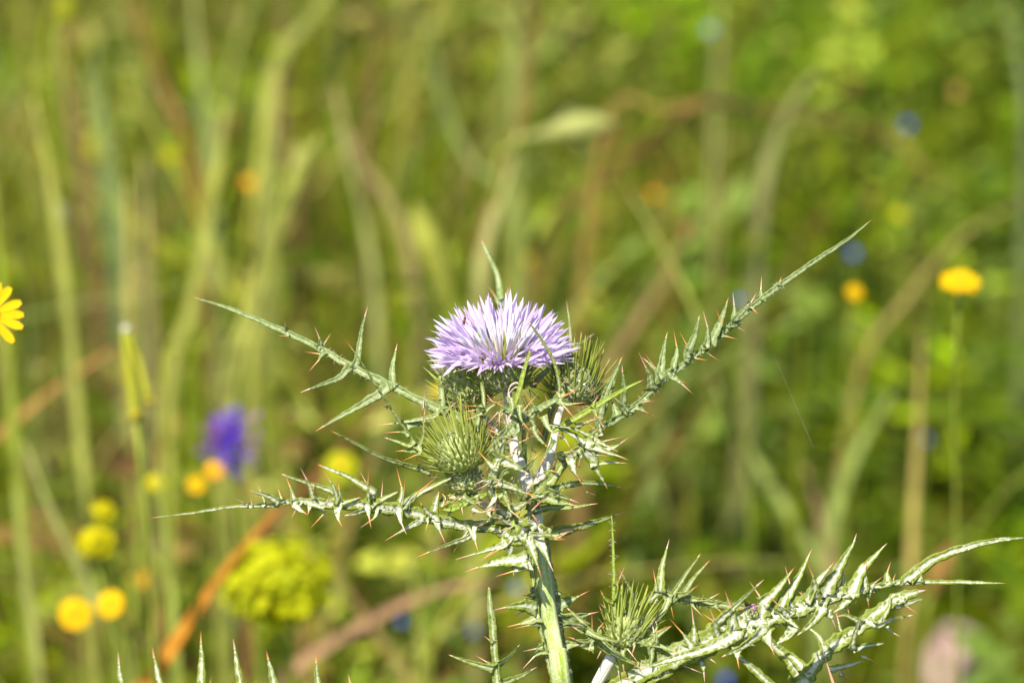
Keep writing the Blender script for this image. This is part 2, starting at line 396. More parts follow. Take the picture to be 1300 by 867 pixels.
def head(name, c, axis, rad, hgt, n, blen, young, label, open_=0.6, bw=1.7, prof=None, t0=0.06, t1=1.03, close=0.0):
    """c = base centre; axis = growing direction; egg-shaped body with spirals of spiny bracts"""
    axis = axis.normalized(); q = axis.to_track_quat('Z', 'Y'); rad *= PX; hgt *= PX; blen *= PX
    pr = prof or [(0.25, 0), (0.62, 0.05), (0.9, 0.18), (1, 0.36), (0.96, 0.55), (0.84, 0.74), (0.66, 0.9), (0.45, 1.0), (0.0, 1.04)]
    V, Fc, uv = lathe_geo([(r * rad, z * hgt) for r, z in pr], 20); n = int(n * 1.2); bw *= 1.3
    V = [c + q @ v for v in V]
    h = obj(name, V, Fc, m_invol_y if young else m_invol, thistle, c, uv); h['label'] = label
    ga = 2.39996
    for k in range(n):
        t = t0 + (t1 - t0) * (k + 0.5) / n
        r = np.interp(t, [z for _, z in pr], [x for x, _ in pr]); r2 = np.interp(t + 0.03, [z for _, z in pr], [x for x, _ in pr])
        a = k * ga + random.uniform(-0.12, 0.12)
        rd = Vector((math.cos(a), math.sin(a), 0)); base = c + q @ (rd * (r * rad * 0.96) + Vector((0, 0, t * hgt)))
        # outer bracts stand out, inner ones point up
        el = open_ + (1.45 - open_) * t ** 0.9 + random.uniform(-0.2, 0.2)
        d = q @ (rd * math.cos(el) + Vector((0, 0, math.sin(el))))
        L = blen * (0.62 + 0.5 * t) * random.uniform(0.85, 1.12)
        b = place('bract', random.choice(ME_BRY if young else ME_BR), h, base, d, bw * PX * random.uniform(0.85, 1.15), L)
        b.rotation_mode = 'XYZ'
    m = 150
    for k in range(m):
        t = 0.02 + 0.93 * (k + 0.5) / m
        r = np.interp(t, [z for _, z in pr], [x for x, _ in pr])
        a = k * ga; rd = Vector((math.cos(a), math.sin(a), 0)); base = c + q @ (rd * (r * rad * 0.99) + Vector((0, 0, t * hgt)))
        slope = np.interp(t + 0.08, [z for _, z in pr], [x for x, _ in pr]) - r
        d = q @ (rd * (slope * rad * 1.0 + 0.08 * hgt * 0.5) + Vector((0, 0, 0.08 * hgt)))
        zz = d.normalized(); nn = q @ rd; xx = nn.cross(zz)
        if xx.length < 1e-3: continue
        xx.normalize(); yy = zz.cross(xx)
        o = bpy.data.objects.new('scale', ME_SCY if young else ME_SC); COL.objects.link(o); o.parent = h
        s_ = 0.20 * hgt
        o.rotation_euler = Matrix((xx, yy, zz)).transposed().to_euler(); o.scale = (s_ * 1.15, s_, s_); o.location = base - WL[h.name]
    return h, q
up = Vector((0, 0, 1))
def dirpx(dx, dy, dz=0.0):        # a direction given in the photograph (y down) and depth
    return (X * dx - U * dy + F * dz).normalized()
fh, fq = head('flower_head', P(640, 497, 0.1), dirpx(-0.03, -1, -0.10), 34, 46, 78, 44, False, 'open lilac flower head on a dark spiny involucre', 0.40, 1.8,
              prof=[(0.25, 0), (0.66, 0.06), (0.92, 0.2), (1, 0.42), (0.97, 0.62), (0.86, 0.82), (0.8, 0.95), (0.78, 1.0), (0.0, 1.02)], t1=0.88)
head('bud', P(600, 520, 0.9), dirpx(-0.30, -1, 0.0), 29, 56, 90, 42, True, 'closed green bud behind and left of the flower head', 0.12, 1.4)
head('bud', P(729, 514, 0.5), dirpx(0.10, -1, -0.05), 30, 46, 84, 43, False, 'closed olive bud right of the flower head', 0.42, 1.6)
head('bud', P(592, 596, -0.35), dirpx(-0.36, -1, -0.30), 31, 46, 120, 42, True, 'closed yellow-green bud low on the left', 0.42, 1.5)
head('bud', P(592, 625, -0.2), dirpx(-0.1, -1, -0.3), 22, 34, 22, 14, True, 'small woolly round bud under the yellow-green bud', 0.5, 1.1)
head('bud', P(790, 822, -0.8), dirpx(0.30, -1, -0.10), 22, 40, 54, 46, True, 'small tight bud at the bottom right among spiny leaves', 0.75, 1.6)

# --- florets
def floret_mesh(seed, nl, spread, w, mat, tube=0.42):
    r = random.Random(seed); parts = []
    C = [Vector((0, 0, tube * i / 4)) for i in range(5)]
    V, Fc, uv = tube_geo(C, [0.013, 0.011, 0.013, 0.020, 0.024], 6); parts.append((V, Fc, [(0, v.z) for v in V]))
    for k in range(nl):
        a = 2 * math.pi * k / nl + r.uniform(-0.3, 0.3); sp = spread * r.uniform(0.55, 1.25); L = (1 - tube) * r.uniform(0.85, 1.05)
        rd = Vector((math.cos(a), math.sin(a), 0)); sd_ = Vector((-math.sin(a), math.cos(a), 0)); V = []; uv = []; Fc = []
        for i in range(8):
            t = i / 7; off = sp * L * (t ** 1.3) ; z = tube - 0.02 + L * t * math.cos(sp * 0.5)
            ww = w * (0.55 + 0.9 * math.sin(min(1, t * 1.6) * math.pi / 2) - 0.45 * t) * (1 - t ** 4) ** 0.8 + 0.001
            for s_, cup in ((-1, 0.45), (0, 0), (1, 0.45)):
                V.append(rd * (0.018 + off - cup * ww * 0.5) + sd_ * (s_ * ww) + Vector((0, 0, z))); uv.append((s_, z))
        for i in range(7):
            for j in range(2): Fc.append((i * 3 + j, i * 3 + j + 1, i * 3 + j + 4, i * 3 + j + 3))
        parts.append((V, Fc, uv))
    V, Fc, uv = merge(parts)
    return mesh('floret', V, Fc, mat, uv)
FL_OUT = [floret_mesh(i, r_, s_, 0.028, m_, 0.30) for i, (r_, s_, m_) in enumerate([(5, 0.30, m_petal), (4, 0.26, m_petal), (5, 0.22, m_petal), (5, 0.34, m_petal_d), (4, 0.28, m_petal_d)])]
FL_IN = [floret_mesh(20 + i, 5, 0.16, 0.028, m_petal, 0.42) for i in range(3)]
top = P(637, 455, 0.1)
def fdir(az, el):                 # az 0 = right, 90 = away; el from the rim plane
    ax = fq @ Vector((0, 0, 1)); rt = (X - ax * X.dot(ax)).normalized(); bk = ax.cross(rt)
    return rt * (math.cos(az) * math.cos(el)) + bk * (math.sin(az) * math.cos(el)) + ax * math.sin(el)
def add_floret(az, el, L, r0, ms, sx=1.0):
    d = fdir(az, el); a = top + fdir(az, 0.0) * r0 * PX - fq @ Vector((0, 0, 6 * PX))
    place('floret', random.choice(ms), fh, a, d, L * PX * sx, L * PX, random.uniform(0, 6.28))
for k in range(44):
    az = 2 * math.pi * k / 44 + random.uniform(-0.1, 0.1); fr = max(0, -math.sin(az))
    add_floret(az, R(random.uniform(5, 17)), random.uniform(76, 90) * (1 - 0.34 * fr), 20, FL_OUT[1:])
for k in range(42):
    az = 2 * math.pi * (k + .5) / 42 + random.uniform(-0.12, 0.12); fr = max(0, -math.sin(az))
    if fr > 0.5 and k % 2: continue
    add_floret(az, R(random.uniform(20, 34)), random.uniform(78, 94) * (1 - 0.40 * fr), 16, FL_OUT)
for k in range(38):
    az = 2 * math.pi * k / 38 + random.uniform(-0.15, 0.15); fr = max(0, -math.sin(az))
    if fr > 0.35: continue
    add_floret(az, R(random.uniform(36, 52)), random.uniform(84, 97), 12, FL_OUT[:4])
for k in range(26):
    az = 2 * math.pi * k / 26 + random.uniform(-0.2, 0.2)
    if math.sin(az) < -0.1: continue
    add_floret(az, R(random.uniform(54, 84)), random.uniform(70, 99), 10, FL_IN)
# hanging florets under the rim
for (x0, y0, x1, y1) in ((600, 448, 562, 478), (624, 452, 606, 477), (612, 450, 590, 462), (680, 446, 692, 458), (605, 446, 545, 444), (660, 448, 700, 440)):
    a = P(x0, y0, -0.45); b = P(x1, y1, -0.75); d = b - a
    V, Fc, uv = blade_geo(catmull([a - d * 0.15 + U * 4 * PX, a, a + d * 0.5 + U * 2.5 * PX, b], 9), [x * PX for x in (2, 3.5, 5, 5.5, 5.5, 5, 4.5, 3.5, 1.2)], random.uniform(-0.3, 0.3), 0.5)
    obj('floret', V, Fc, m_petal_d, fh, a, [(q_[0], 0.5 + q_[1] / 2) for q_ in uv])
# pale anther columns in the middle
V, Fc, uv = tube_geo([Vector((0, 0, z)) for z in (0, .3, .6, .85, 1)], [1, 1.1, 1.3, 1.1, 0.3], 6)
ME_AN = mesh('anther', V, Fc, m_anther, [(0, v.z) for v in V])
for k in range(120):
    az = random.uniform(0, 6.28); rr = math.sqrt(random.random())
    d = fdir(az, R(90 - 58 * rr)); a = top + fdir(az, 0) * rr * 22 * PX
    place('anther', ME_AN, fh, a, d, random.uniform(1.2, 1.8) * PX, random.uniform(44, 66) * PX)

# ================= leaves, traced branch by branch
# upper left leaf
A = Leaf(R2, [(640, 300, 0.2), (480, 205, 0.2), (340, 120, 0.3), (195, 62, 0.4), (-13, -43, 0.6), (-169, -117, 0.8), (-264, -167, 1.0), (-420, -258, 1.3), (-641, -360, 1.6), (-888, -463, 1.9), (-1078, -524, 2.2)],
         [9, 10, 13, 11, 11, 10, 9, 9, 7, 5, 1.5], m_blade_g, 0.25, 40, 0.14, label='long spiny leaf reaching to the upper left')
A.many([([(450, 215), (437, 165)], 5, 0.6), ([(455, 240), (408, 240)], 4, 0.6), ([(605, 265), (575, 195)], 7, 0.6), ([(620, 275), (652, 225)], 5, 0.6),
        ([(610, 325), (530, 312)], 4, 0.7), ([(600, 335), (590, 370), (550, 402)], 5, 0.6), ([(730, 380), (685, 358)], 4, 0.6),
        ([(775, 335), (790, 220), (820, 100)], 9, 0.17), ([(735, 375), (690, 430), (600, 465), (508, 500)], 9, 0.14),
        ([(932, 460), (935, 370), (955, 275)], 9.5, 0.14), ([(935, 450), (938, 380), (945, 310)], 4, 0.5),
        ([(880, 500), (790, 555), (690, 610), (578, 678)], 12, 0.1), ([(830, 540), (820, 580)], 3, 0.7), ([(820, 530), (838, 510)], 3, 0.6),
        ([(1160, 565), (1155, 470), (1145, 370)], 10, 0.14), ([(1185, 580), (1235, 535)], 8, 0.5),
        ([(1130, 605), (1000, 632), (857, 652)], 6, 0.25), ([(1000, 655), (1060, 640), (1110, 625)], 7, 0.0)], reg=R3)
A.many([([(160, 90), (165, 60), (170, -5)], 3, 0.6), ([(300, 80), (355, 38)], 7, 0.5), ([(385, 185), (450, 205)], 6, 0.3)])
# thin blade crossing in front of it
B = Leaf(R3, [(1045, 745, -0.4), (960, 620, -0.5), (880, 500, -0.7), (800, 375, -0.9), (748, 300, -1.0)], [6, 6.5, 6, 5, 2], m_blade, 0.9, 20, spine_px=14)
B.many([([(915, 565), (880, 552)], 4, 0.6), ([(980, 640), (975, 590)], 3, 0.6), ([(1000, 690), (985, 680), (890, 683)], 6, 0.5), ([(1040, 760), (1000, 765), (943, 768)], 9, 0.35),
        ([(1060, 775), (1030, 790), (972, 815)], 8, 0.5), ([(1010, 745), (960, 725), (893, 705)], 5, 0.1), ([(1080, 640), (1083, 560)], 4, 0.4), ([(1065, 720), (1078, 600)], 5, 0.3)])
# long thin blade below it
Cc = Leaf(R3, [(1110, 870, -0.3), (1030, 842, -0.3), (980, 828, -0.4), (870, 790, -0.6), (760, 730, -0.8), (665, 682, -1.0)], [8, 8, 6, 6, 5, 2], m_blade, 0.5, 20, spine_px=6)
Cc.many([([(985, 828), (945, 800)], 4, 0.6), ([(1060, 845), (1040, 795)], 6, 0.6)])
# big leaf to the lower left
D = Leaf(R5, [(1400, 340, 0.0), (1290, 322, -0.2), (1185, 312, -0.4), (1110, 302, -0.5), (1020, 278, -0.6), (920, 252, -0.7), (800, 238, -0.9), (700, 232, -1.0), (600, 222, -1.1), (510, 222, -1.2), (440, 236, -1.25), (300, 240, -1.3), (160, 262, -1.4), (30, 278, -1.5)],
         [13, 13, 13, 15, 17, 17, 16, 14, 12, 8, 5, 4.5, 4, 2.5, 1.2], m_blade_w, 0.15, 60, 0.2, label='large spiny leaf reaching to the lower left')
D.many([([(480, 228), (430, 200), (352, 178)], 9, 0.15), ([(420, 225), (398, 165)], 4, 0.6), ([(365, 235), (310, 210)], 4, 0.6), ([(375, 240), (370, 205)], 3, 0.6), ([(490, 225), (470, 170)], 4, 0.4),
        ([(530, 220), (520, 180), (497, 125)], 8, 0.45), ([(535, 235), (580, 270)], 9, 0.2), ([(550, 230), (520, 280)], 5, 0.6),
        ([(600, 215), (585, 160), (553, 97)], 8, 0.4), ([(600, 215), (602, 145)], 3, 0.6), ([(580, 225), (640, 240), (660, 195)], 7, 0.2), ([(600, 235), (640, 262), (590, 318)], 6, 0.5), ([(590, 235), (580, 270)], 8, 0.2),
        ([(690, 225), (672, 165), (638, 110)], 8, 0.4), ([(700, 225), (690, 135)], 4, 0.4), ([(690, 235), (690, 280), (708, 317)], 11, 0.35), ([(690, 235), (735, 218), (775, 206)], 7, 0.06), ([(680, 190), (590, 158), (482, 120)], 9, 0.06),
        ([(800, 225), (800, 165), (770, 108)], 8, 0.45), ([(805, 225), (804, 104)], 5, 0.4), ([(800, 240), (805, 280), (812, 320)], 10, 0.4), ([(790, 250), (740, 268), (702, 275)], 9, 0.2), ([(830, 270), (810, 295), (768, 320)], 5, 0.6),
        ([(810, 232), (860, 210), (912, 184)], 8, 0.04), ([(830, 195), (725, 130), (613, 84)], 10, 0.04), ([(850, 220), (855, 145)], 4, 0.5),
        ([(912, 240), (925, 180), (905, 93)], 8, 0.45), ([(922, 230), (940, 128)], 4, 0.5), ([(915, 245), (920, 290), (942, 342)], 12, 0.3), ([(990, 292), (930, 325), (858, 368)], 9, 0.3), ([(880, 270), (850, 305)], 4, 0.6),
        ([(928, 240), (1010, 180), (1112, 132)], 11, 0.02), ([(955, 222), (1000, 175), (1035, 148)], 3, 0.5), ([(965, 215), (1010, 165), (1060, 125)], 3, 0.5),
        ([(1040, 270), (1050, 220), (1068, 165)], 13, 0.15), ([(1070, 240), (1085, 205), (1062, 180)], 4, 0.4), ([(1040, 275), (1010, 250), (988, 215)], 9, 0.25), ([(1045, 275), (1060, 320), (1086, 377)], 14, 0.4), ([(1180, 345), (1090, 380), (968, 430)], 8, 0.25), ([(1020, 300), (1012, 330)], 4, 0.6),
        ([(1090, 248), (1170, 220), (1275, 180)], 10, 0.07), ([(1120, 235), (1150, 195)], 4, 0.6),
        ([(1185, 310), (1190, 350), (1204, 403)], 12, 0.35), ([(1180, 310), (1150, 350), (1115, 405)], 6, 0.5), ([(1200, 310), (1240, 292), (1300, 282)], 9, 0.04), ([(1255, 300), (1245, 250), (1290, 190)], 9, 0.5),
        ([(1310, 375), (1220, 405), (1120, 435)], 9, 0.35), ([(1300, 385), (1250, 405), (1212, 440)], 5, 0.7)])
# node where it leaves the stem, with drooping white-ribbed blades
J = Leaf(R6, [(470, 70, -0.6), (430, 110, -0.9), (390, 150, -1.1), (350, 165, -1.0), (300, 140, -0.8), (230, 110, -0.6)], [10, 18, 24, 20, 14, 10], m_blade_w, 0.1, 20, 0.2, spine_px=0, label='leaf base clasping the stem')
J.many([([(395, 130), (440, 220), (490, 365)], 21, 0.22), ([(470, 165), (505, 240), (545, 328)], 14, 0.3), ([(430, 145), (530, 150), (605, 173)], 9, 0.3), ([(430, 148), (480, 145), (545, 152)], 8, 0.3),
        ([(340, 170), (335, 230), (298, 317)], 10, 0.35), ([(320, 190), (250, 240), (188, 276)], 9, 0.6), ([(420, 265), (300, 280), (200, 300), (108, 330)], 19, 0.25), ([(430, 290), (380, 315), (258, 352)], 12, 0.5),
        ([(300, 195), (200, 230), (67, 268)], 9, 0.35), ([(280, 215), (325, 222)], 4, 0.5), ([(500, 150), (560, 150), (645, 125)], 6, 0.4), ([(350, 300), (352, 350)], 4, 0.6)])
# decurrent wings of the main stem
Wl = Leaf(R6, [(545, 880, -0.2), (510, 720, -0.2), (480, 600, -0.2), (460, 480, -0.15), (440, 330, -0.1), (420, 230, -0.1)], [8, 7, 6, 7, 6, 5], m_blade, 0.7, 30, 0.35, spine_px=0, label='narrow spiny wing along the stem')
Wl.many([([(470, 500), (400, 490), (330, 497), (247, 514)], 21, 0.3), ([(480, 545), (420, 570), (303, 598)], 15, 0.4), ([(470, 580), (410, 590), (352, 602)], 8, 0.5), ([(500, 700), (460, 730), (395, 797)], 13, 0.5),
         ([(500, 690), (460, 700), (398, 712)], 9, 0.5), ([(450, 440), (392, 442)], 8, 0.4), ([(400, 510), (355, 545)], 5, 0.7), ([(440, 420), (425, 380)], 5, 0.4)], )
Wr = Leaf(R6, [(635, 880, 0.3), (600, 700, 0.3), (575, 560, 0.3), (560, 440, 0.3), (530, 300, 0.3), (515, 180, 0.2)], [8, 7, 8, 9, 7, 5], m_blade_g, -0.6, 30, 0.35, spine_px=0, label='narrow spiny wing along the stem')
Wr.many([([(570, 490), (640, 460), (720, 418)], 17, 0.35), ([(575, 560), (660, 545), (768, 520)], 19, 0.25), ([(595, 690), (640, 680), (702, 688)], 14, 0.3), ([(560, 430), (625, 438)], 7, 0.4), ([(560, 590), (640, 590), (690, 600)], 9, 0.3)])
# upper right leaf
E = Leaf(R4, [(40, 1010, 0.3), (110, 925, 0.2), (180, 890, 0.1), (260, 840, 0.1), (340, 770, 0.0), (400, 715, -0.1), (520, 620, -0.2), (600, 555, -0.2), (720, 455, -0.3), (830, 360, -0.3), (905, 303, -0.3), (1050, 203, -0.2), (1180, 118, -0.2), (1265, 50, -0.1)],
         [8, 9, 9, 8, 8, 8, 8, 8, 8, 8, 7.5, 6.5, 5, 2], m_blade_g, -0.3, 60, 0.14, label='long spiny leaf reaching to the upper right')
E.many([([(900, 308), (900, 290), (907, 270)], 6, 0.5), ([(825, 360), (820, 330), (823, 267)], 8, 0.5), ([(770, 400), (768, 370), (758, 332)], 7, 0.5), ([(770, 395), (802, 338)], 4, 0.6), ([(775, 395), (810, 433)], 5, 0.6),
        ([(705, 470), (708, 410), (701, 335)], 9, 0.4), ([(705, 480), (755, 504)], 5, 0.6), ([(700, 465), (740, 420), (775, 380)], 10, 0.1), ([(605, 555), (650, 460), (684, 357)], 13, 0.13), ([(650, 500), (650, 450), (628, 402)], 7, 0.5),
        ([(690, 490), (700, 460), (694, 430)], 7, 0.3), ([(650, 520), (722, 536)], 4, 0.7), ([(590, 575), (595, 490), (575, 415)], 10, 0.35), ([(510, 600), (540, 520), (561, 434)], 12, 0.1), ([(515, 585), (500, 540), (473, 499)], 6, 0.6),
        ([(585, 580), (600, 600), (648, 630)], 9, 0.5), ([(545, 615), (597, 626)], 4, 0.7), ([(530, 590), (505, 578), (475, 545)], 5, 0.4),
        ([(395, 700), (405, 600), (425, 502)], 13, 0.1), ([(450, 655), (465, 580), (450, 496)], 11, 0.4), ([(400, 700), (360, 650), (318, 612)], 9, 0.25), ([(355, 750), (350, 690), (325, 640), (302, 590)], 11, 0.4), ([(385, 710), (370, 650), (330, 598)], 9, 0.5),
        ([(430, 680), (480, 720), (531, 766)], 11, 0.35), ([(450, 700), (512, 723)], 5, 0.6), ([(240, 820), (240, 740), (232, 643)], 10, 0.14), ([(135, 870), (170, 750), (235, 608)], 12, 0.06),
        ([(260, 850), (300, 822), (350, 860), (372, 862)], 9, 0.3), ([(300, 800), (375, 797)], 4, 0.8), ([(290, 825), (345, 850)], 4, 0.5), ([(215, 860), (190, 800), (163, 755)], 11, 0.4), ([(240, 830), (210, 790), (165, 750)], 5, 0.5), ([(350, 800), (300, 780)], 5, 0.4)])
# bright blade-like stalk before it
E2 = Leaf(R4, [(-60, 925, -0.4), (50, 862, -0.5), (150, 800, -0.6), (250, 742, -0.7), (310, 714, -0.8)], [7, 8, 7, 5, 2], m_blade_y, 0.1, 20, 0.06, spine_px=5)
E2.many([([(110, 830), (130, 870), (135, 880)], 6, 0.4), ([(105, 825), (120, 790), (135, 770)], 5, 0.6)])
# leaf in front of the flower stalk
G = Leaf(R2, [(520, 330, -0.7), (600, 250, -0.9), (650, 190, -1.0), (740, 120, -1.1), (830, 65, -1.3), (930, 15, -1.5)], [8, 14, 15, 12, 10, 8, 5], m_blade_g, 0.2, 24, 0.1, spine_px=22)
G.many([([(720, 115), (640, 90), (540, 35)], 9, 0.25), ([(690, 190), (640, 240), (560, 215)], 6, 0.3), ([(640, 210), (600, 230), (550, 240)], 10, 0.2), ([(750, 120), (770, 170), (830, 250)], 6, 0.4), ([(790, 100), (740, 20), (700, -40)], 4, 0.7),
        ([(700, 130), (720, 70), (800, -10)], 4, 0.75), ([(640, 110), (628, 60), (635, 130)], 6, 0.0)])
G.many([([(660, 600), (630, 540), (600, 590)], 6, 0.3), ([(560, 740), (500, 665), (470, 560)], 3, 0.8), ([(720, 720), (850, 870)], 3, 0.7), ([(200, 800), (270, 840), (330, 760)], 9, 0.4), ([(330, 740), (420, 750), (400, 840)], 6, 0.4)], reg=R10)
# centre leaf pointing down right
I = Leaf(R2, [(640, 680, -0.8), (560, 600, -1.1), (540, 500, -1.3), (560, 400, -1.5), (570, 320, -1.5), (600, 240, -1.4)], [12, 13, 10, 10, 12, 10, 8], m_blade_w, 0.25, 24, 0.25, spine_px=0, label='small spiny leaf in front of the stem fork')
I.many([([(565, 355), (640, 385), (738, 437)], 17, 0.13), ([(545, 400), (500, 355), (448, 298)], 11, 0.5), ([(520, 475), (620, 500), (715, 540), (783, 562)], 15, 0.16), ([(560, 360), (610, 350), (660, 335)], 10, 0.4),
        ([(520, 475), (480, 480), (440, 500)], 7, 0.4), ([(530, 470), (540, 540)], 5, 0.6), ([(540, 480), (610, 465)], 4, 0.9), ([(545, 460), (500, 510), (455, 530)], 4, 0.6), ([(570, 330), (550, 250), (510, 200)], 10, 0.3), ([(590, 330), (600, 280), (665, 238)], 9, 0.2),
        ([(550, 400), (520, 400), (500, 440)], 4, 0.6), ([(620, 650), (720, 600), (780, 560)], 12, 0.2), ([(520, 640), (540, 680), (567, 572)], 8, 0.4), ([(430, 630), (480, 650), (600, 628)], 4, 0.6), ([(560, 560), (540, 600), (500, 640)], 8, 0.2),
        ([(590, 230), (620, 190), (600, 130)], 10, 0.2), ([(600, 250), (560, 210), (500, 190)], 5, 0.5)])
I.many([([(700, 700), (760, 640), (840, 560)], 8, 0.4), ([(610, 560), (640, 640), (700, 690)], 9, 0.3), ([(590, 480), (620, 560), (640, 620)], 7, 0.2), ([(560, 620), (520, 700), (450, 735)], 9, 0.4), ([(640, 420), (600, 440), (560, 520)], 7, 0.3),
        ([(700, 350), (730, 260), (740, 190)], 7, 0.3), ([(720, 420), (780, 350), (830, 300)], 7, 0.4), ([(760, 180), (800, 250), (880, 320)], 7, 0.3), ([(690, 60), (700, 140), (760, 220)], 7, 0.4), ([(820, 120), (860, 200), (940, 240)], 8, 0.3),
        ([(450, 560), (480, 620), (520, 650)], 8, 0.4), ([(380, 560), (440, 600), (500, 590)], 7, 0.3), ([(880, 250), (840, 330), (800, 400)], 6, 0.3), ([(640, 20), (650, 90), (620, 160)], 8, 0.3)], mat=m_blade)
I.many([([(700, 600), (720, 560), (770, 480)], 5, 0.5), ([(660, 700), (640, 740), (560, 760)], 6, 0.5), ([(660, 500), (690, 540), (760, 620)], 5, 0.4), ([(830, 440), (870, 420), (920, 440)], 5, 0.5)], mat=m_blade_y)
# leaf right of the fork
Fl = Leaf(R2, [(840, 480, -0.2), (930, 370, -0.3), (1000, 320, -0.5), (1060, 270, -0.6), (1110, 230, -0.5), (1150, 180, -0.4)], [7, 8, 9, 14, 12, 8], m_blade_w, -0.2, 24, 0.2, spine_px=4, label='spiny leaf with drooping lobes right of the fork')
Fl.many([([(1060, 265), (1150, 310), (1290, 362)], 13, 0.3), ([(1055, 270), (1100, 380), (1176, 523)], 19, 0.15), ([(975, 345), (990, 420), (1046, 512)], 13, 0.4), ([(1100, 250), (1160, 280), (1235, 318)], 8, 0.4), ([(1125, 265), (1180, 255), (1255, 237)], 6, 0.6), ([(1150, 310), (1220, 290), (1290, 240)], 8, 0.3),
         ([(1030, 330), (1022, 370), (1010, 438)], 6, 0.6), ([(1040, 260), (900, 180), (790, 145)], 9, 0.1), ([(1100, 240), (980, 190), (840, 170)], 5, 0.1), ([(1140, 230), (1120, 120), (1100, 90)], 9, 0.3), ([(1110, 330), (1180, 345)], 4, 0.7),
         ([(1080, 390), (1180, 378), (1285, 382)], 6, 0.3), ([(900, 330), (960, 320), (1010, 315)], 6, 0.3), ([(1000, 180), (1100, 140), (1170, 128)], 6, 0.5), ([(920, 230), (960, 270), (970, 300)], 5, 0.5), ([(1010, 180), (1060, 160), (1130, 210)], 6, 0.5)])
# leaf under the fork on the right
H = Leaf(R2, [(740, 640, -0.1), (770, 560, -0.5), (800, 520, -0.7), (860, 480, -0.6), (920, 400, -0.4), (960, 360, -0.3)], [9, 14, 17, 14, 10, 8], m_blade, 0.2, 22, 0.2, spine_px=0)
H.many([([(790, 550), (870, 580), (935, 598), (1020, 620)], 19, 0.2), ([(830, 530), (910, 560), (1022, 600)], 15, 0.25), ([(760, 600), (730, 600), (690, 605)], 7, 0.3), ([(800, 580), (800, 640), (815, 665)], 5, 0.5), ([(740, 590), (690, 620)], 5, 0.6),
        ([(785, 640), (860, 625), (960, 625), (1125, 602)], 9, 0.12), ([(850, 540), (950, 500), (1100, 490), (1280, 520)], 10, 0.12, 1.2), ([(785, 760), (860, 768), (1000, 735), (1150, 690), (1268, 650)], 17, 0.1, 1.0), ([(850, 740), (890, 790), (1030, 725)], 8, 0.5), ([(820, 770), (880, 800), (945, 803)], 6, 0.4),
        ([(770, 770), (830, 775), (885, 778)], 9, 0.4), ([(870, 610), (900, 560), (940, 520)], 8, 0.1)])
# blades among and behind the heads
N1 = Leaf(ID, [(690, 560, 1.6), (700, 520, 1.8), (716, 490, 2.0), (723, 450, 2.1), (724, 420, 2.2), (721, 395, 2.2)], [8, 7, 8, 8, 7, 4, 2], m_blade_g, 0.1, 18, 0.08, spine_px=16)
N1.many([([(700, 460), (725, 445), (755, 423)], 9, 0.14, 1.4), ([(700, 500), (740, 470), (762, 443)], 9, 0.2, 1.0), ([(675, 490), (700, 465), (720, 450)], 8, 0, 0.8)], )
N2 = Leaf(ID, [(600, 560, 3.5), (634, 430, 3.8), (636, 385, 4.0), (630, 345, 4.2), (612, 308, 4.4)], [10, 10, 11, 9, 3], m_blade_g, 0.1, 20, 0.06, spine_px=5, label='blurred grey-green blade rising behind the flower head')
N2.many([([(633, 385), (628, 375), (619, 362)], 9, 0.5), ([(640, 380), (645, 370), (650, 358)], 8, 0.5)])
N3 = Leaf(R1, [(905, 760, -0.9), (912, 690, -1.0), (905, 600, -1.1), (870, 490, -1.2), (810, 390, -1.3), (748, 305, -1.4)], [5, 6, 7, 6, 5, 3], m_blade, 0.8, 22, 0.05, spine_px=4)
N3.many([([(915, 690), (880, 675)], 5, 0.4), ([(910, 700), (935, 690), (912, 640)], 5, 0.3), ([(920, 640), (955, 618)], 4, 0.7), ([(895, 720), (940, 750), (1065, 740)], 9, 0.4), ([(905, 720), (960, 700), (1015, 668)], 5, 0.8)])
N4 = Leaf(R1, [(650, 775, -0.9), (685, 690, -1.0), (715, 570, -1.1), (748, 460, -1.2)], [7, 7, 6, 3], m_blade_y, 0.4, 18, 0.06, spine_px=3)
N5 = Leaf(R1, [(490, 860, -0.5), (495, 760, -0.5), (485, 640, -0.5), (468, 560, -0.6)], [5, 5.5, 6, 3], m_blade, 0.5, 16, 0.06, spine_px=3)
N5.many([([(500, 790), (540, 760), (620, 720)], 5, 0.4), ([(460, 760), (420, 765), (355, 758)], 5, 0.7), ([(470, 770), (430, 800), (365, 797)], 5, 0.7), ([(470, 790), (440, 740), (448, 700)], 7, 0.1), ([(480, 800), (420, 830), (370, 845)], 6, 0.4)])
N6 = Leaf(R1, [(1120, 867, 0.4), (1165, 740, 0.4), (1210, 610, 0.5), (1252, 500, 0.5)], [9, 9, 8, 3], m_blade, -0.5, 16, 0.05, spine_px=3)
N7 = Leaf(R1, [(720, 830, -0.6), (640, 780, -0.8), (555, 740, -1.0)], [8, 7, 4], m_blade, 0.3, 12, 0.06, spine_px=14)
N7.many([([(690, 815), (620, 800), (575, 750)], 6, 0.3), ([(660, 800), (655, 740), (690, 700)], 5, 0.3), ([(640, 790), (560, 800), (510, 860)], 3, 0.6), ([(600, 770), (560, 850), (580, 880)], 3, 0.7)])
for _ in range(46):
    a_ = (random.gauss(655, 42), random.gauss(570, 38)); an = random.uniform(0, 6.28); L_ = random.uniform(9, 22)
    spine(I.o, P(a_[0], a_[1], random.uniform(0, 1.2)), P(a_[0] + L_ * math.cos(an), a_[1] + L_ * math.sin(an), random.uniform(-0.4, 1.2)), 1.0)
def loose(rows, parent=None):      # small orange spines among the heads
    for x0, y0, x1, y1, z in rows:
        a = P(x0, y0, z); b = P(x1, y1, z - random.uniform(0, 0.6)); spine(parent or I.o, a, b, 1.1)
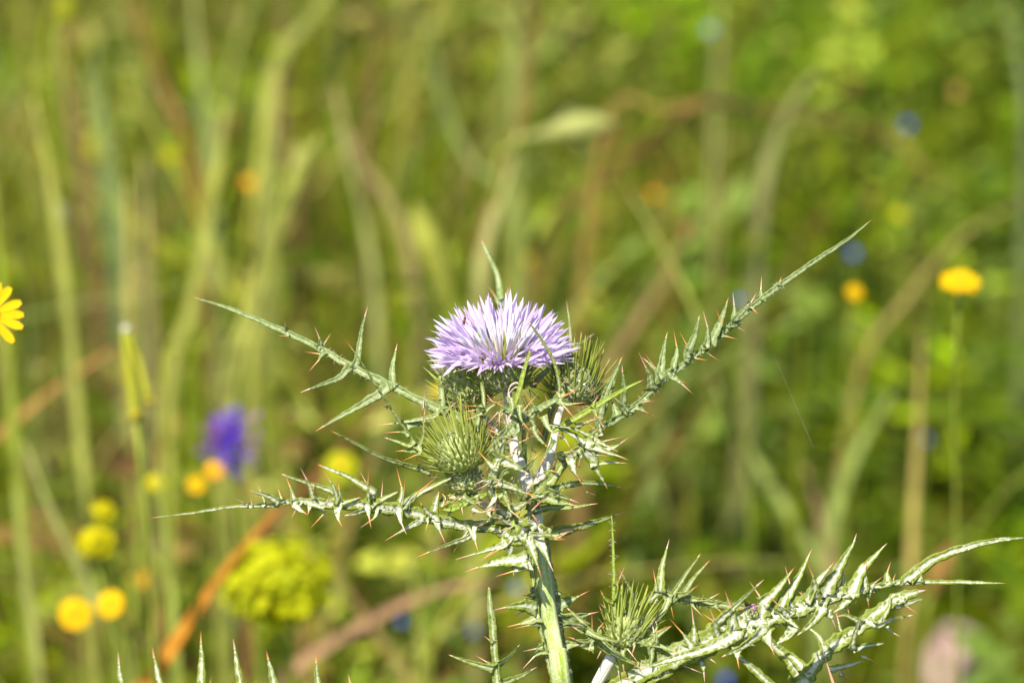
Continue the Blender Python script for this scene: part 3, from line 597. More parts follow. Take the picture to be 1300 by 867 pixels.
sp1 = [((545, 740), (475, 652)), ((510, 745), (585, 690)), ((560, 830), (520, 700)), ((745, 770), (705, 680)), ((740, 790), (690, 690)), ((780, 780), (845, 690)), ((800, 720), (735, 655)), ((670, 790), (690, 720)),
       ((690, 860), (660, 800)), ((600, 800), (560, 850)), ((880, 700), (830, 640)), ((1065, 700), (1120, 650)), ((1100, 720), (1130, 700)), ((1090, 650), (1130, 640)), ((680, 720), (740, 700)), ((570, 850), (610, 910)), ((770, 640), (810, 628))]
loose([(500 + a[0] / 4.333, 340 + a[1] / 4.333, 500 + b[0] / 4.333, 340 + b[1] / 4.333, random.uniform(-0.6, 0.6)) for a, b in sp1])
sp2 = [((600, 440), (660, 380)), ((440, 400), (400, 340)), ((640, 330), (700, 290)), ((760, 660), (800, 720)), ((440, 420), (500, 470)), ((480, 330), (540, 250)), ((690, 270), (790, 220)), ((540, 200), (590, 150)), ((460, 640), (400, 690)),
       ((560, 200), (510, 160)), ((690, 520), (640, 470)), ((780, 320), (740, 290)), ((600, 610), (640, 580)), ((730, 600), (690, 560)), ((700, 170), (770, 190)), ((380, 430), (310, 500)), ((450, 500), (380, 480)), ((220, 530), (130, 560)), ((300, 590), (250, 640))]
loose([(500 + a[0] / 4.333, 500 + a[1] / 4.333, 500 + b[0] / 4.333, 500 + b[1] / 4.333, random.uniform(-1.2, -0.2)) for a, b in sp2])
# leafy stubs round the yellow-green bud
O1 = Leaf(R9, [(20, 790, -0.6), (150, 790, -0.8), (330, 720, -1.0), (480, 650, -1.1), (590, 600, -1.2)], [7, 8, 8, 7, 3], m_blade_y, 0.1, 16, 0.05, spine_px=8)
O1.many([([(30, 790), (50, 720), (0, 600)], 6, 0.5), ([(60, 780), (150, 700), (270, 620)], 5, 0.7), ([(250, 760), (200, 700), (290, 655)], 6, 0.4), ([(240, 790), (260, 870)], 3, 0.9)])
O2 = Leaf(R9, [(-10, 730, -0.3), (60, 690, -0.3), (140, 660, -0.4), (260, 630, -0.5), (360, 600, -0.5), (430, 560, -0.5)], [8, 10, 10, 12, 12, 6], m_blade, 0.3, 16, 0.3, spine_px=6)
O2.many([([(60, 690), (90, 640), (165, 640)], 5, 0.6), ([(350, 590), (280, 560), (150, 570)], 8, 0.3), ([(360, 600), (420, 660), (350, 740)], 9, 0.3)])
# bud leaf going upright at the bottom right and the leaves round the small bud
Q1 = Leaf(R7, [(175, 620, -0.8), (165, 500, -0.9), (160, 380, -0.9), (158, 200, -1.0), (150, 0, -1.1), (148, -20, -1.1)], [4, 5, 5, 4.5, 3, 1.2], m_blade_y, 0.3, 24, 0.05, spine_px=3, label='thin upright green blade beside the small bud')
Q1.many([([(165, 425), (120, 410), (88, 358)], 5, 0.25), ([(165, 520), (130, 470), (90, 430)], 5, 0.25), ([(170, 560), (120, 520), (80, 430)], 5, 0.2), ([(170, 340), (190, 300), (215, 240)], 4, 0.6), ([(160, 410), (180, 350), (172, 290)], 4, 0.3), ([(175, 600), (150, 570), (88, 545)], 5, 0.6)])
Q2 = Leaf(R7, [(190, 610, -0.9), (195, 480, -1.0), (200, 340, -1.1)], [5, 5, 2], m_blade_y, 0.4, 14, 0.05, spine_px=3)
Q3 = Leaf(R7, [(230, 560, -0.7), (265, 410, -0.7), (230, 330, -0.8), (205, 285, -0.9)], [8, 8, 6, 3], m_blade, 0.3, 14, 0.08, spine_px=13)
Q4 = Leaf(R7, [(330, 430, -0.7), (400, 370, -0.6), (470, 395, -0.5), (560, 415, -0.4), (700, 435, -0.3), (860, 455, -0.2), (960, 440, -0.1)], [7, 9, 11, 11, 10, 9, 6], m_blade, -0.1, 30, 0.2, spine_px=4, label='spiny leaf reaching right from the small bud')
Q4.many([([(395, 370), (410, 240), (446, 98)], 12, 0.17), ([(375, 370), (375, 310), (362, 252)], 6, 0.55), ([(440, 440), (480, 360), (540, 270), (608, 172)], 9, 0.06), ([(520, 380), (580, 290), (660, 202)], 8, 0.16), ([(480, 390), (540, 375), (600, 330)], 8, 0.3),
         ([(560, 412), (640, 410), (706, 376)], 6, 0.35), ([(560, 430), (590, 470), (620, 498)], 5, 0.6), ([(680, 440), (730, 492)], 6, 0.5), ([(450, 430), (455, 470), (470, 515)], 4, 0.8), ([(440, 400), (430, 440), (350, 560), (250, 610)], 9, 0.1), ([(420, 470), (330, 560), (200, 600)], 8, 0.1), ([(620, 410), (625, 385)], 3, 0.5)])
Q5 = Leaf(R7, [(170, 640, -1.0), (120, 610, -1.1), (60, 590, -1.2), (20, 560, -1.3), (0, 540, -1.3)], [9, 11, 10, 9, 8], m_blade, 0.3, 18, 0.2, spine_px=3)
Q5.many([([(60, 590), (160, 680), (270, 745), (305, 775)], 12, 0.1, 0.0), ([(60, 610), (140, 680), (285, 740)], 10, 0.14), ([(20, 570), (90, 605), (180, 628)], 8, 0.05), ([(60, 600), (0, 580), (-60, 545)], 8, 0.2), ([(30, 620), (-20, 620), (-80, 600)], 8, 0.2), ([(60, 660), (0, 650), (-70, 640)], 8, 0.3),
         ([(20, 550), (-40, 490), (-85, 450)], 8, 0.15), ([(50, 600), (48, 530), (45, 460)], 5, 0.6), ([(60, 590), (95, 540), (120, 515)], 5, 0.6), ([(10, 560), (-10, 540), (-85, 530)], 5, 0.0), ([(100, 650), (90, 700), (70, 720)], 7, 0.4), ([(40, 650), (30, 680)], 6, 0.3), ([(0, 560), (15, 500)], 4, 0.7)])
Q6 = Leaf(R7, [(150, 660, -0.9), (230, 620, -1.1), (310, 625, -1.2), (400, 650, -1.3), (460, 672, -1.4)], [9, 9, 8, 6, 3], m_blade, 0.2, 18, 0.12, spine_px=9)
Q6.many([([(260, 620), (265, 660), (250, 700)], 5, 0.5), ([(370, 625), (365, 560), (350, 500)], 4, 0.6), ([(200, 640), (260, 690), (285, 735)], 5, 0.7), ([(150, 690), (180, 760), (190, 830)], 10, 0.3), ([(215, 640), (205, 720), (215, 800)], 10, 0.3), ([(350, 650), (355, 700), (345, 760)], 10, 0.0), ([(330, 640), (420, 570), (460, 545)], 8, 0.1), ([(380, 640), (385, 570), (460, 540)], 5, 0.5), ([(310, 640), (380, 560), (370, 510)], 6, 0.1)])
# leaf rising at the bottom left of the stem
Kf = Leaf(R6, [(290, 980, -0.9), (272, 860, -1.0), (262, 740, -1.1), (250, 600, -1.2), (238, 480, -1.3), (232, 405, -1.3)], [12, 12, 9, 11, 10, 3], m_blade, 0.15, 26, 0.08, spine_px=2, label='upright spiny leaf tip left of the stem')
Kf.many([([(262, 800), (150, 770), (35, 728)], 10, 0.06), ([(260, 790), (215, 760), (168, 732)], 7, 0.5), ([(280, 775), (330, 740), (382, 678)], 8, 0.12, 0.8), ([(285, 870), (380, 835), (465, 788)], 11, 0.12, 0.8), ([(255, 670), (230, 655), (205, 635)], 5, 0.6), ([(262, 660), (280, 630)], 4, 0.6)])
# leaf whose lobe tips rise into the bottom left
T = Leaf(ID, [(720, 1000, 0), (600, 950, -1.0), (480, 920, -1.6), (360, 915, -2.0), (250, 930, -2.2), (150, 955, -2.4), (80, 990, -2.5)], [18, 20, 24, 26, 24, 18, 6], m_blade_w, 0.1, 30, 0.2, label='broad leaf low at the bottom left with upright lobe tips')
T.many([([(172, 945), (162, 895), (153, 860), (150, 827)], 15, 0.12, -0.2), ([(225, 930), (210, 890), (200, 855), (193, 820)], 17, 0.1, -0.1), ([(252, 925), (256, 890), (256, 850), (255, 800)], 17, 0.1, -0.1), ([(312, 920), (309, 890), (303, 855), (296, 810)], 17, 0.1, -0.1),
        ([(365, 915), (357, 895), (346, 860), (338, 825)], 17, 0.1, -0.1), ([(410, 915), (405, 895), (403, 865), (401, 830)], 15, 0.1, 0.0), ([(455, 918), (450, 890), (442, 855)], 13, 0.2, 0.1), ([(262, 885), (266, 870), (269, 858)], 6, 0.5), ([(220, 885), (214, 866)], 5, 0.6), ([(322, 900), (325, 862)], 5, 0.6), ([(378, 900), (384, 866)], 5, 0.6)], k=1.35)
# big white-veined leaf at the bottom right
Mf = Leaf(R7, [(-40, 960, -0.3), (120, 880, -0.6), (280, 800, -0.9), (430, 725, -1.1), (590, 650, -1.2), (760, 575, -1.2), (900, 510, -1.1), (1060, 460, -1.0), (1190, 420, -0.9), (1330, 375, -0.7), (1460, 360, -0.5), (1600, 325, -0.4), (1700, 320, -0.3), (1930, 320, -0.2), (2150, 325, -0.2)],
          [14, 18, 22, 26, 31, 36, 36, 34, 32, 26, 20, 13, 8, 7, 6, 5.5, 1.5], m_blade_w, 0.12, 70, 0.16, 0.7, label='large white-veined spiny leaf at the bottom right', spine_px=8)
Mf.many([([(680, 545), (800, 430), (935, 305)], 11, 0.12), ([(925, 430), (1010, 350), (1092, 243)], 11, 0.12), ([(1030, 430), (1110, 300), (1182, 147)], 12, 0.12), ([(1150, 440), (1200, 330), (1300, 215)], 12, 0.1), ([(1250, 380), (1330, 230), (1395, 120), (1412, 68)], 18, 0.12),
         ([(1380, 380), (1440, 260), (1520, 170), (1570, 118)], 14, 0.1), ([(770, 530), (765, 450), (732, 362)], 13, 0.45), ([(930, 500), (915, 400), (860, 317)], 14, 0.4), ([(575, 630), (572, 540), (558, 428)], 13, 0.45), ([(690, 580), (680, 520), (652, 450)], 11, 0.35),
         ([(860, 520), (840, 480), (775, 428)], 9, 0.5), ([(560, 650), (520, 590), (445, 505)], 11, 0.5), ([(760, 590), (700, 540), (615, 480)], 13, 0.4), ([(1070, 450), (1070, 340), (1042, 233)], 12, 0.45), ([(1060, 490), (1000, 430), (945, 380)], 12, 0.5),
         ([(1200, 410), (1190, 300), (1155, 208)], 13, 0.4), ([(1200, 440), (1140, 390), (1085, 348)], 12, 0.45), ([(1340, 380), (1345, 290), (1342, 210)], 12, 0.35), ([(1330, 400), (1290, 350), (1262, 330)], 9, 0.3), ([(1455, 350), (1455, 270), (1468, 195)], 10, 0.35),
         ([(1570, 330), (1570, 270), (1590, 210)], 11, 0.4), ([(1480, 350), (1520, 310), (1550, 288)], 7, 0.5), ([(1600, 310), (1615, 270)], 4, 0.7), ([(1735, 320), (1735, 265), (1730, 200)], 9, 0.4),
         ([(780, 590), (650, 660), (480, 710), (290, 770)], 15, 0.03, -0.5), ([(930, 560), (840, 640), (715, 706)], 15, 0.06, -0.3), ([(1230, 470), (1170, 540), (1105, 595)], 14, 0.06, -0.3), ([(945, 570), (960, 630), (988, 697)], 12, 0.3), ([(955, 600), (975, 655)], 6, 0.3), ([(1050, 500), (1090, 540), (1120, 560)], 8, 0.0),
         ([(795, 650), (795, 700), (806, 768)], 11, 0.4), ([(1370, 400), (1330, 450), (1290, 478)], 11, 0.1), ([(1260, 470), (1285, 510), (1305, 558)], 9, 0.4), ([(1470, 370), (1470, 410), (1475, 455)], 9, 0.3), ([(1080, 550), (1060, 590), (980, 650)], 12, 0.1), ([(820, 640), (850, 665)], 4, 0.5), ([(860, 640), (890, 646)], 4, 0.6), ([(1360, 440), (1375, 490)], 6, 0.4),
         ([(1660, 320), (1780, 220), (1900, 165), (2100, 110), (2280, 90)], 13, 0.0, 0.3)], k=1.2)
Mf2 = Leaf(R7, [(100, 980, -0.4), (260, 830, -0.8), (400, 780, -1.0), (520, 715, -1.0), (600, 690, -1.1)], [16, 30, 30, 20, 12], m_blade_w, 0.1, 22, 0.2, 0.6, spine_px=0)
Mf2.many([([(590, 690), (620, 760), (628, 837)], 13, 0.3), ([(610, 700), (650, 710), (688, 738)], 8, 0.4), ([(400, 780), (450, 810), (490, 845)], 10, 0.3), ([(280, 820), (240, 820), (195, 815)], 9, 0.4), ([(480, 740), (600, 770), (620, 790)], 4, 0.8)])
# second leaf below it, a little behind
N8 = Leaf(R8, [(150, 980, 1.2), (150, 860, 1.2), (235, 730, 1.3), (300, 660, 1.4), (385, 600, 1.5), (460, 545, 1.5), (520, 495, 1.6), (590, 440, 1.6), (655, 400, 1.7), (760, 370, 1.8)], [20, 22, 22, 18, 24, 16, 22, 14, 18, 8], m_blade_w, 0.1, 40, 0.2, 0.6, label='white-blotched leaf behind the large one')
N8.many([([(290, 770), (390, 750), (476, 725)], 9, 0.05), ([(420, 665), (490, 650), (577, 635)], 9, 0.04), ([(540, 545), (630, 510), (728, 490)], 10, 0.04), ([(640, 440), (710, 425), (782, 405)], 10, 0.03), ([(410, 670), (430, 580), (460, 490)], 8, 0.0), ([(540, 540), (600, 460), (610, 380)], 8, 0.0),
         ([(170, 770), (100, 700), (20, 640)], 16, 0, 0.3), ([(280, 680), (240, 600), (190, 555)], 13, 0.0), ([(460, 700), (490, 710), (540, 735)], 5, 0.6), ([(590, 550), (620, 580), (662, 600)], 5, 0.6), ([(690, 440), (720, 470), (755, 485)], 5, 0.6), ([(350, 790), (410, 820)], 5, 0.6), ([(440, 520), (380, 490), (330, 500)], 8, 0.1), ([(350, 560), (345, 500), (330, 470)], 7, 0.4)])
N9 = Leaf(R7, [(1050, 900, 1.6), (960, 840, 1.5), (870, 760, 1.4), (790, 690, 1.4)], [12, 12, 10, 6], m_blade_w, 0, 16, 0.1, spine_px=0)
N10 = Leaf(R7, [(1130, 880, 1.4), (1110, 800, 1.4), (1090, 740, 1.4), (1010, 670, 1.4), (930, 600, 1.3)], [26, 24, 18, 14, 10], m_blade_w, 0, 18, 0.2, 0.6, spine_px=0)
spine(N8.o, P(1062, 880, 0.2), P(1045, 827, 0.0), 3.2)

# --- cobweb hairs on the woolly parts and buds
def hairs(n):
    V = []; Fc = []
    cent = [((640, 470), 36, 0.1), ((592, 500), 34, 0.9), ((735, 500), 34, 0.5), ((575, 575), 32, -0.35), ((592, 605), 22, -0.3), ((802, 800), 22, -0.8), ((690, 605), 18, 0.0), ((670, 630), 18, 0), ((650, 530), 14, 0.1)]
    for _ in range(n):
        (cx, cy), r, z = random.choice(cent)
        a = random.uniform(0, 6.28); q = r * math.sqrt(random.random())
        x0, y0 = cx + q * math.cos(a), cy + q * math.sin(a); L = random.uniform(6, 22); b = random.uniform(0, 6.28)
        zz = z - random.uniform(0.2, 0.75) * (1 - (q / r) ** 2) ** .5 if random.random() < 0.9 else z
        C = catmull([P(x0, y0, zz), P(x0 + L * .5 * math.cos(b) + random.uniform(-3, 3), y0 + L * .5 * math.sin(b) + random.uniform(-3, 3), zz - 0.03), P(x0 + L * math.cos(b), y0 + L * math.sin(b), zz)], 6)
        v, f, _u = tube_geo(C, 0.14 * PX, 3); o = len(V); V += v; Fc += [tuple(i + o for i in q_) for q_ in f]
    o = obj('cobweb_hair', V, Fc, m_hair, thistle, P(650, 560, 0)); o['kind'] = 'stuff'
hairs(520)
# fine hairs standing out from stems and long blades
def fuzz():
    V = []; Fc = []
    for C, rad, n in ((mainC[-22:], 13, 200), (A.C[:26], 4, 90), (E.C[:46], 3.5, 100), (D.C[:28], 6, 80), (Q4.C, 5, 90), (Q1.C, 1.2, 50), (Mf.C[10:50], 15, 120)):
        T = tangents(C)
        for _ in range(n):
            i = random.randrange(1, len(C) - 1); s = T[i].cross(F).normalized() * random.choice((-1, 1)); a = C[i].lerp(C[i - 1], random.random()) + s * rad * PX * 0.8 - F * rad * PX * 0.2
            d = (s + T[i] * random.uniform(-1, 1) - F * random.uniform(-0.5, 0.8)).normalized() * random.uniform(2.5, 7) * PX
            v, f, _u = tube_geo([a, a + d * 0.5 + T[i] * 0.4 * PX, a + d], [0.2 * PX, 0.15 * PX, 0.06 * PX], 3); o = len(V); V += v; Fc += [tuple(i_ + o for i_ in q_) for q_ in f]
    o = obj('fine_hair', V, Fc, m_hair, thistle, P(650, 560, 0)); o['kind'] = 'stuff'
fuzz()
# a withered floret curled round the blade under the flower head
V, Fc, uv = merge([tube_geo(catmull([P(645, 512, -0.6), P(646, 496, -0.7), P(650, 488, -0.8), P(658, 486, -0.8), P(660, 492, -0.9)], 14), 1.2 * PX, 6), tube_geo(catmull([P(646, 500, -0.7), P(654, 492, -0.9), P(662, 493, -0.9)], 10), 0.8 * PX, 6), tube_geo(catmull([P(646, 498, -0.7), P(648, 506, -0.9), P(655, 508, -0.9)], 10), 0.7 * PX, 6)])
obj('withered_floret', V, Fc, mat_flat('withered', (0.62, 0.46, 0.38), 0.2, 0.7, (0.75, 0.66, 0.58, 1), 900), fh, P(648, 500, -.6), uv)

# ------------------------------------------------------------------ small insect on the big leaf, tiny one on the flower
m_dark = mat_flat('dark_shell', (0.03, 0.012, 0.02), 0, 0.3)
m_pink = mat_flat('mottled_pink_shell', (0.62, 0.36, 0.40), 0, 0.35, (0.05, 0.015, 0.03, 1), 1500)
def ball(c, r, seg=12, rings=8, sc=(1, 1, 1)):
    V = []; uv = []; Fc = []
    for i in range(rings + 1):
        ph = math.pi * i / rings
        for j in range(seg):
            th = 2 * math.pi * j / seg; V.append(Vector(c) + Vector((math.sin(ph) * math.cos(th) * sc[0], math.sin(ph) * math.sin(th) * sc[1], math.cos(ph) * sc[2])) * r); uv.append((j / seg, i / rings))
    for i in range(rings):
        for j in range(seg): Fc.append((i * seg + j, (i + 1) * seg + j, (i + 1) * seg + (j + 1) % seg, i * seg + (j + 1) % seg))
    return V, Fc, uv
bl = P(957, 771, -1.05)
bug = thing('beetle', 'tiny mottled pink and black beetle clinging to the large white-veined leaf', 'beetle', bl)
obj('body', *ball(bl, 5.5 * PX, sc=(1.5, 0.9, 0.85))[:2], m_pink, bug, bl)
hc = P(948, 767, -1.05); obj('head', *ball(hc, 2.9 * PX)[:2], m_dark, bug, hc)
obj('pronotum', *ball(P(951.5, 769, -1.05), 3.4 * PX)[:2], m_dark, bug, P(951.5, 769, -1.05))
for (x0, y0, x1, y1) in ((953, 774, 949, 781), (957, 775, 955, 783), (961, 775, 963, 782)):
    V, Fc, uv = tube_geo(catmull([P(x0, y0, -1.1), P((x0 + x1) / 2 + 1, (y0 + y1) / 2, -1.3), P(x1, y1, -1.2)], 6), 0.5 * PX, 5); obj('leg', V, Fc, m_dark, bug, P(x0, y0, -1.1))
for dx in (-3, -1):
    V, Fc, uv = tube_geo([P(947, 765, -1.1), P(946 + dx, 761, -1.2), P(944 + dx * 1.5, 763, -1.3)], 0.35 * PX, 4); obj('antenna', V, Fc, m_dark, bug, P(947, 765, -1.1))
m_brn = mat_flat('brown_insect', (0.20, 0.07, 0.06), 0, 0.4)
sl_ = P(592, 408, -1.1)
fly = thing('insect', 'minute dark brown insect on the left side of the lilac florets', 'insect', sl_)
obj('body', *ball(P(589, 409, -1.1), 2.2 * PX, sc=(0.8, 0.9, 1.7))[:2], m_brn, fly, P(589, 409, -1.1))
obj('head', *ball(P(590, 404, -1.1), 1.5 * PX)[:2], m_dark, fly, P(590, 404, -1.1))
for (x1, y1) in ((594, 402), (595, 406), (594, 412), (586, 414)):
    V, Fc, uv = tube_geo([P(590, 408, -1.1), P((590 + x1) / 2, y1 - 2.5, -1.2), P(x1, y1, -1.1)], 0.4 * PX, 4); obj('leg', V, Fc, m_brn, fly, P(590, 408, -1.1))
# spider thread drifting on the right
V, Fc, uv = tube_geo(catmull([P(983, 452, 2), P(1007, 508, 1.5), P(1033, 569, 1)], 20), 0.035 * PX, 4)
tag(obj('spider_thread', V, Fc, m_hair, None, P(1003, 505, 1.5)), 'single fine spider thread drifting right of the thistle', 'thread')
# ------------------------------------------------------------------ GROUND
def mat_ground():
    M = MT('meadow_soil'); n = M.noise(3.0, 6); n2 = M.noise(45, 4)
    c = M.mix(M.ramp(n, [(0.35, (0, 0, 0)), (0.65, (1, 1, 1))]), (0.035, 0.055, 0.001, 1), (0.065, 0.085, 0.002, 1))
    c = M.mix(M.ramp(n2, [(0.5, (0, 0, 0)), (0.65, (1, 1, 1))]), c, (0.075, 0.065, 0.008, 1))
    return M.leafy(c, 0, 0.9, n2, 0.004, spec=0.0)
def gh(x, y):                    # gentle relief of the ground
    return 0.02 * (math.sin(x * 3.1 + 1) * math.cos(y * 2.3) - math.cos(2.3 * 0)) * min(1, (x * x + y * y))
def gh_np(x, y):
    return 0.02 * (np.sin(x * 3.1 + 1) * np.cos(y * 2.3) - 1) * np.minimum(1, x * x + y * y)
gs = np.concatenate([-np.geomspace(120, 3.2, 14), np.linspace(-3, 3, 49), np.geomspace(3.2, 120, 14)])
V = [(x, y + 1.5, float(gh_np(x, y + 1.5))) for y in gs for x in gs]; n = len(gs)
Fc = [(j * n + i, j * n + i + 1, (j + 1) * n + i + 1, (j + 1) * n + i) for j in range(n - 1) for i in range(n - 1)]
tag(obj('ground', V, Fc, mat_ground(), None, (0, 0, 0)), kind='structure')

# ------------------------------------------------------------------ FILL: herbs and grass nobody could count
def tinted(name, V, Q, colv, mat):
    me = bpy.data.meshes.new(name); V = np.asarray(V, np.float32); Q = np.asarray(Q, np.int32)
    me.vertices.add(len(V)); me.vertices.foreach_set('co', V.ravel())
    k = Q.shape[1]; me.loops.add(Q.size); me.loops.foreach_set('vertex_index', Q.ravel())
    me.polygons.add(len(Q)); me.polygons.foreach_set('loop_start', np.arange(0, Q.size, k, dtype=np.int32))
    me.polygons.foreach_set('loop_total', np.full(len(Q), k, np.int32))
    me.polygons.foreach_set('use_smooth', np.ones(len(Q), bool))
    a = me.color_attributes.new('tint', 'FLOAT_COLOR', 'POINT')
    c = np.ones((len(V), 4), np.float32); c[:, :3] = colv; a.data.foreach_set('color', c.ravel())
    me.materials.append(mat); me.update(); me.validate()
    o = bpy.data.objects.new(name, me); return link(o, None, (0, 0, 0))
def clear_stone(x, y, r=0.09):   # bare patch round the stone
    return np.hypot(x - STONE.x, y - STONE.y) < r
STONE = at(1222, 822, 1.50)
PAL_R = np.array([(0.13, 0.22, 0.001), (0.21, 0.31, 0.002), (0.07, 0.13, 0.001), (0.34, 0.42, 0.05), (0.20, 0.30, 0.06), (0.02, 0.045, 0.001)])
PAL_L = np.array([(0.15, 0.21, 0.001), (0.26, 0.31, 0.008), (0.03, 0.055, 0.001), (0.24, 0.13, 0.05), (0.15, 0.22, 0.03), (0.42, 0.40, 0.12)])
def leaves(name, nc, per, xr, yr, size, hr):
    """low leafy herbs: domes of small leaflets"""
    cx = rng.uniform(*xr, nc); cy = rng.uniform(*yr, nc)
    keep = ~clear_stone(cx, cy) & (np.hypot(cx, cy) > 0.12); cx, cy = cx[keep], cy[keep]; nc = len(cx)
    pn = np.sin(cx * 7.3 + 2 * np.sin(cy * 5.1)) * np.cos(cy * 6.2 + 1.7 * np.sin(cx * 4.3))     # patches
    H = rng.uniform(*hr, nc) * (1 + 0.45 * pn); Rc = rng.uniform(0.025, 0.075, nc)
    t = 1 / (1 + np.exp(-(cx + 0.05) * 9)); pick = rng.random(nc) < t
    base = np.where(pick[:, None], PAL_R[rng.integers(0, 6, nc)], PAL_L[rng.integers(0, 6, nc)]) * (1 + 0.45 * pn[:, None]) * np.exp(rng.normal(-0.12, 0.42, (nc, 1)))
    ci = np.repeat(np.arange(nc), per); N = len(ci)
    a = rng.uniform(0, 2 * np.pi, N); r = np.sqrt(rng.random(N)); h = rng.random(N) ** 0.6
    px_ = cx[ci] + np.cos(a) * r * Rc[ci]; py_ = cy[ci] + np.sin(a) * r * Rc[ci]
    pz = gh_np(px_, py_) + H[ci] * h * (1 - 0.45 * r * r) + 0.004
    d = np.stack([np.cos(a + rng.normal(0, 0.8, N)), np.sin(a + rng.normal(0, 0.8, N)), rng.normal(0.15, 0.5, N)], 1); d /= np.linalg.norm(d, axis=1)[:, None]
    s = np.cross(d, np.array([0, 0, 1.0]) + rng.normal(0, 0.45, (N, 3))); s /= np.linalg.norm(s, axis=1)[:, None]
    nn = np.cross(s, d); L = (rng.uniform(0.6, 1.3, N) * size)[:, None]; W = L * rng.uniform(0.28, 0.5, N)[:, None]
    P0 = np.stack([px_, py_, pz], 1)
    V = np.stack([P0, P0 + d * L * .45 + s * W * .5, P0 + d * L * .5 - nn * L * .06, P0 + d * L * .45 - s * W * .5, P0 + d * L - nn * L * 0.12], 1).reshape(-1, 3)
    o = np.arange(N)[:, None] * 5
    Q = np.concatenate([o + np.array([[0, 1, 4, 2]]), o + np.array([[0, 2, 4, 3]])])
    c = base[ci] * rng.uniform(0.75, 1.25, (N, 1)) * (1 + rng.normal(0, 0.06, (N, 3)))
    ob = tinted(name, V, Q, np.repeat(np.clip(c, 0.01, 0.8), 5, 0), m_meadow); ob['kind'] = 'stuff'; return ob
leaves('ground_cover', 2600, 46, (-1.3, 1.3), (0.15, 3.6), 0.017, (0.015, 0.11))
leaves('broad_leaved_herbs', 640, 34, (-1.3, 1.3), (0.45, 3.6), 0.030, (0.07, 0.22))
leaves('ground_cover', 500, 40, (-1.3, 1.3), (-1.2, 0.15), 0.016, (0.03, 0.08))
leaves('distant_ground_cover', 3000, 22, (-6, 6), (3.5, 11), 0.04, (0.05, 0.14))
def blades(name, N, xr, yr, hr, wr, pal, lean=0.35, wx=None):
    x = rng.uniform(*xr, N); y = rng.uniform(*yr, N)
    if wx is not None: k = rng.random(N) < wx(x, y); x, y = x[k], y[k]
    k = ~clear_stone(x, y, 0.12) & (np.hypot(x, y) > 0.1); x, y = x[k], y[k]; N = len(x)
    # tufts
    tx = np.round(x / 0.05) * 0.05; ty = np.round(y / 0.05) * 0.05; x = x * .6 + tx * .4; y = y * .6 + ty * .4
    H = rng.uniform(*hr, N); W = rng.uniform(*wr, N); a = rng.uniform(0, 2 * np.pi, N); ln = np.abs(rng.normal(0, lean, N))
    fa = rng.uniform(0, np.pi, N); S = 7; V = np.zeros((N, S, 2, 3)); z0 = gh_np(x, y)
    for i in range(S):
        t = i / (S - 1); off = ln * H * t ** 1.9; zz = H * (t - 0.35 * np.minimum(ln, 1.2) * t ** 2.4)
        w_ = W * (1 - t ** 2.5) * 0.5 + 0.0002
        for j, sg in enumerate((-1, 1)):
            V[:, i, j, 0] = x + np.cos(a) * off + sg * np.cos(fa + t * .8) * w_; V[:, i, j, 1] = y + np.sin(a) * off + sg * np.sin(fa + t * .8) * w_; V[:, i, j, 2] = z0 + zz
    o = np.arange(N)[:, None] * (2 * S)
    Q = np.concatenate([o + np.array([[2 * i, 2 * i + 1, 2 * i + 3, 2 * i + 2]]) for i in range(S - 1)])
    pal = np.array(pal); c = pal[rng.integers(0, len(pal), N)] * rng.uniform(0.75, 1.25, (N, 1))
    ob = tinted(name, V.reshape(-1, 3), Q, np.repeat(np.clip(c, 0, .8), 2 * S, 0), m_meadow); ob['kind'] = 'stuff'; return ob
GR = [(0.17, 0.24, 0.002), (0.30, 0.36, 0.03), (0.07, 0.12, 0.001), (0.20, 0.28, 0.07)]
DRY = [(0.42, 0.34, 0.12), (0.30, 0.21, 0.08), (0.22, 0.10, 0.04), (0.28, 0.33, 0.03)]
YG0 = (0.46, 0.47, 0.06); PG0 = (0.42, 0.46, 0.16)
left = lambda x, y: 0.05 + 0.9 / (1 + np.exp((x + 0.0) * 8))
blades('grass', 7000, (-1.3, 1.3), (0.35, 3.6), (0.08, 0.25), (0.002, 0.005), GR, 0.45, lambda x, y: 0.05 + 0.75 / (1 + np.exp((x + 0.06) * 9)))
blades('dry_grass', 3000, (-1.3, 1.3), (0.4, 3.6), (0.10, 0.28), (0.002, 0.0045), DRY, 0.45, left)
blades('tall_meadow_grass', 420, (-0.75, 0.15), (0.45, 1.6), (0.22, 0.38), (0.0018, 0.004), [YG0, PG0, DRY[0], DRY[2], GR[1], GR[0]], 0.55, left)
blades('grass', 900, (-1.2, 1.2), (-1.2, 0.35), (0.05, 0.16), (0.0015, 0.004), GR, 0.5)
blades('distant_grass', 9000, (-7, 7), (3.5, 12), (0.12, 0.32), (0.005, 0.010), GR + DRY[:1], 0.4)

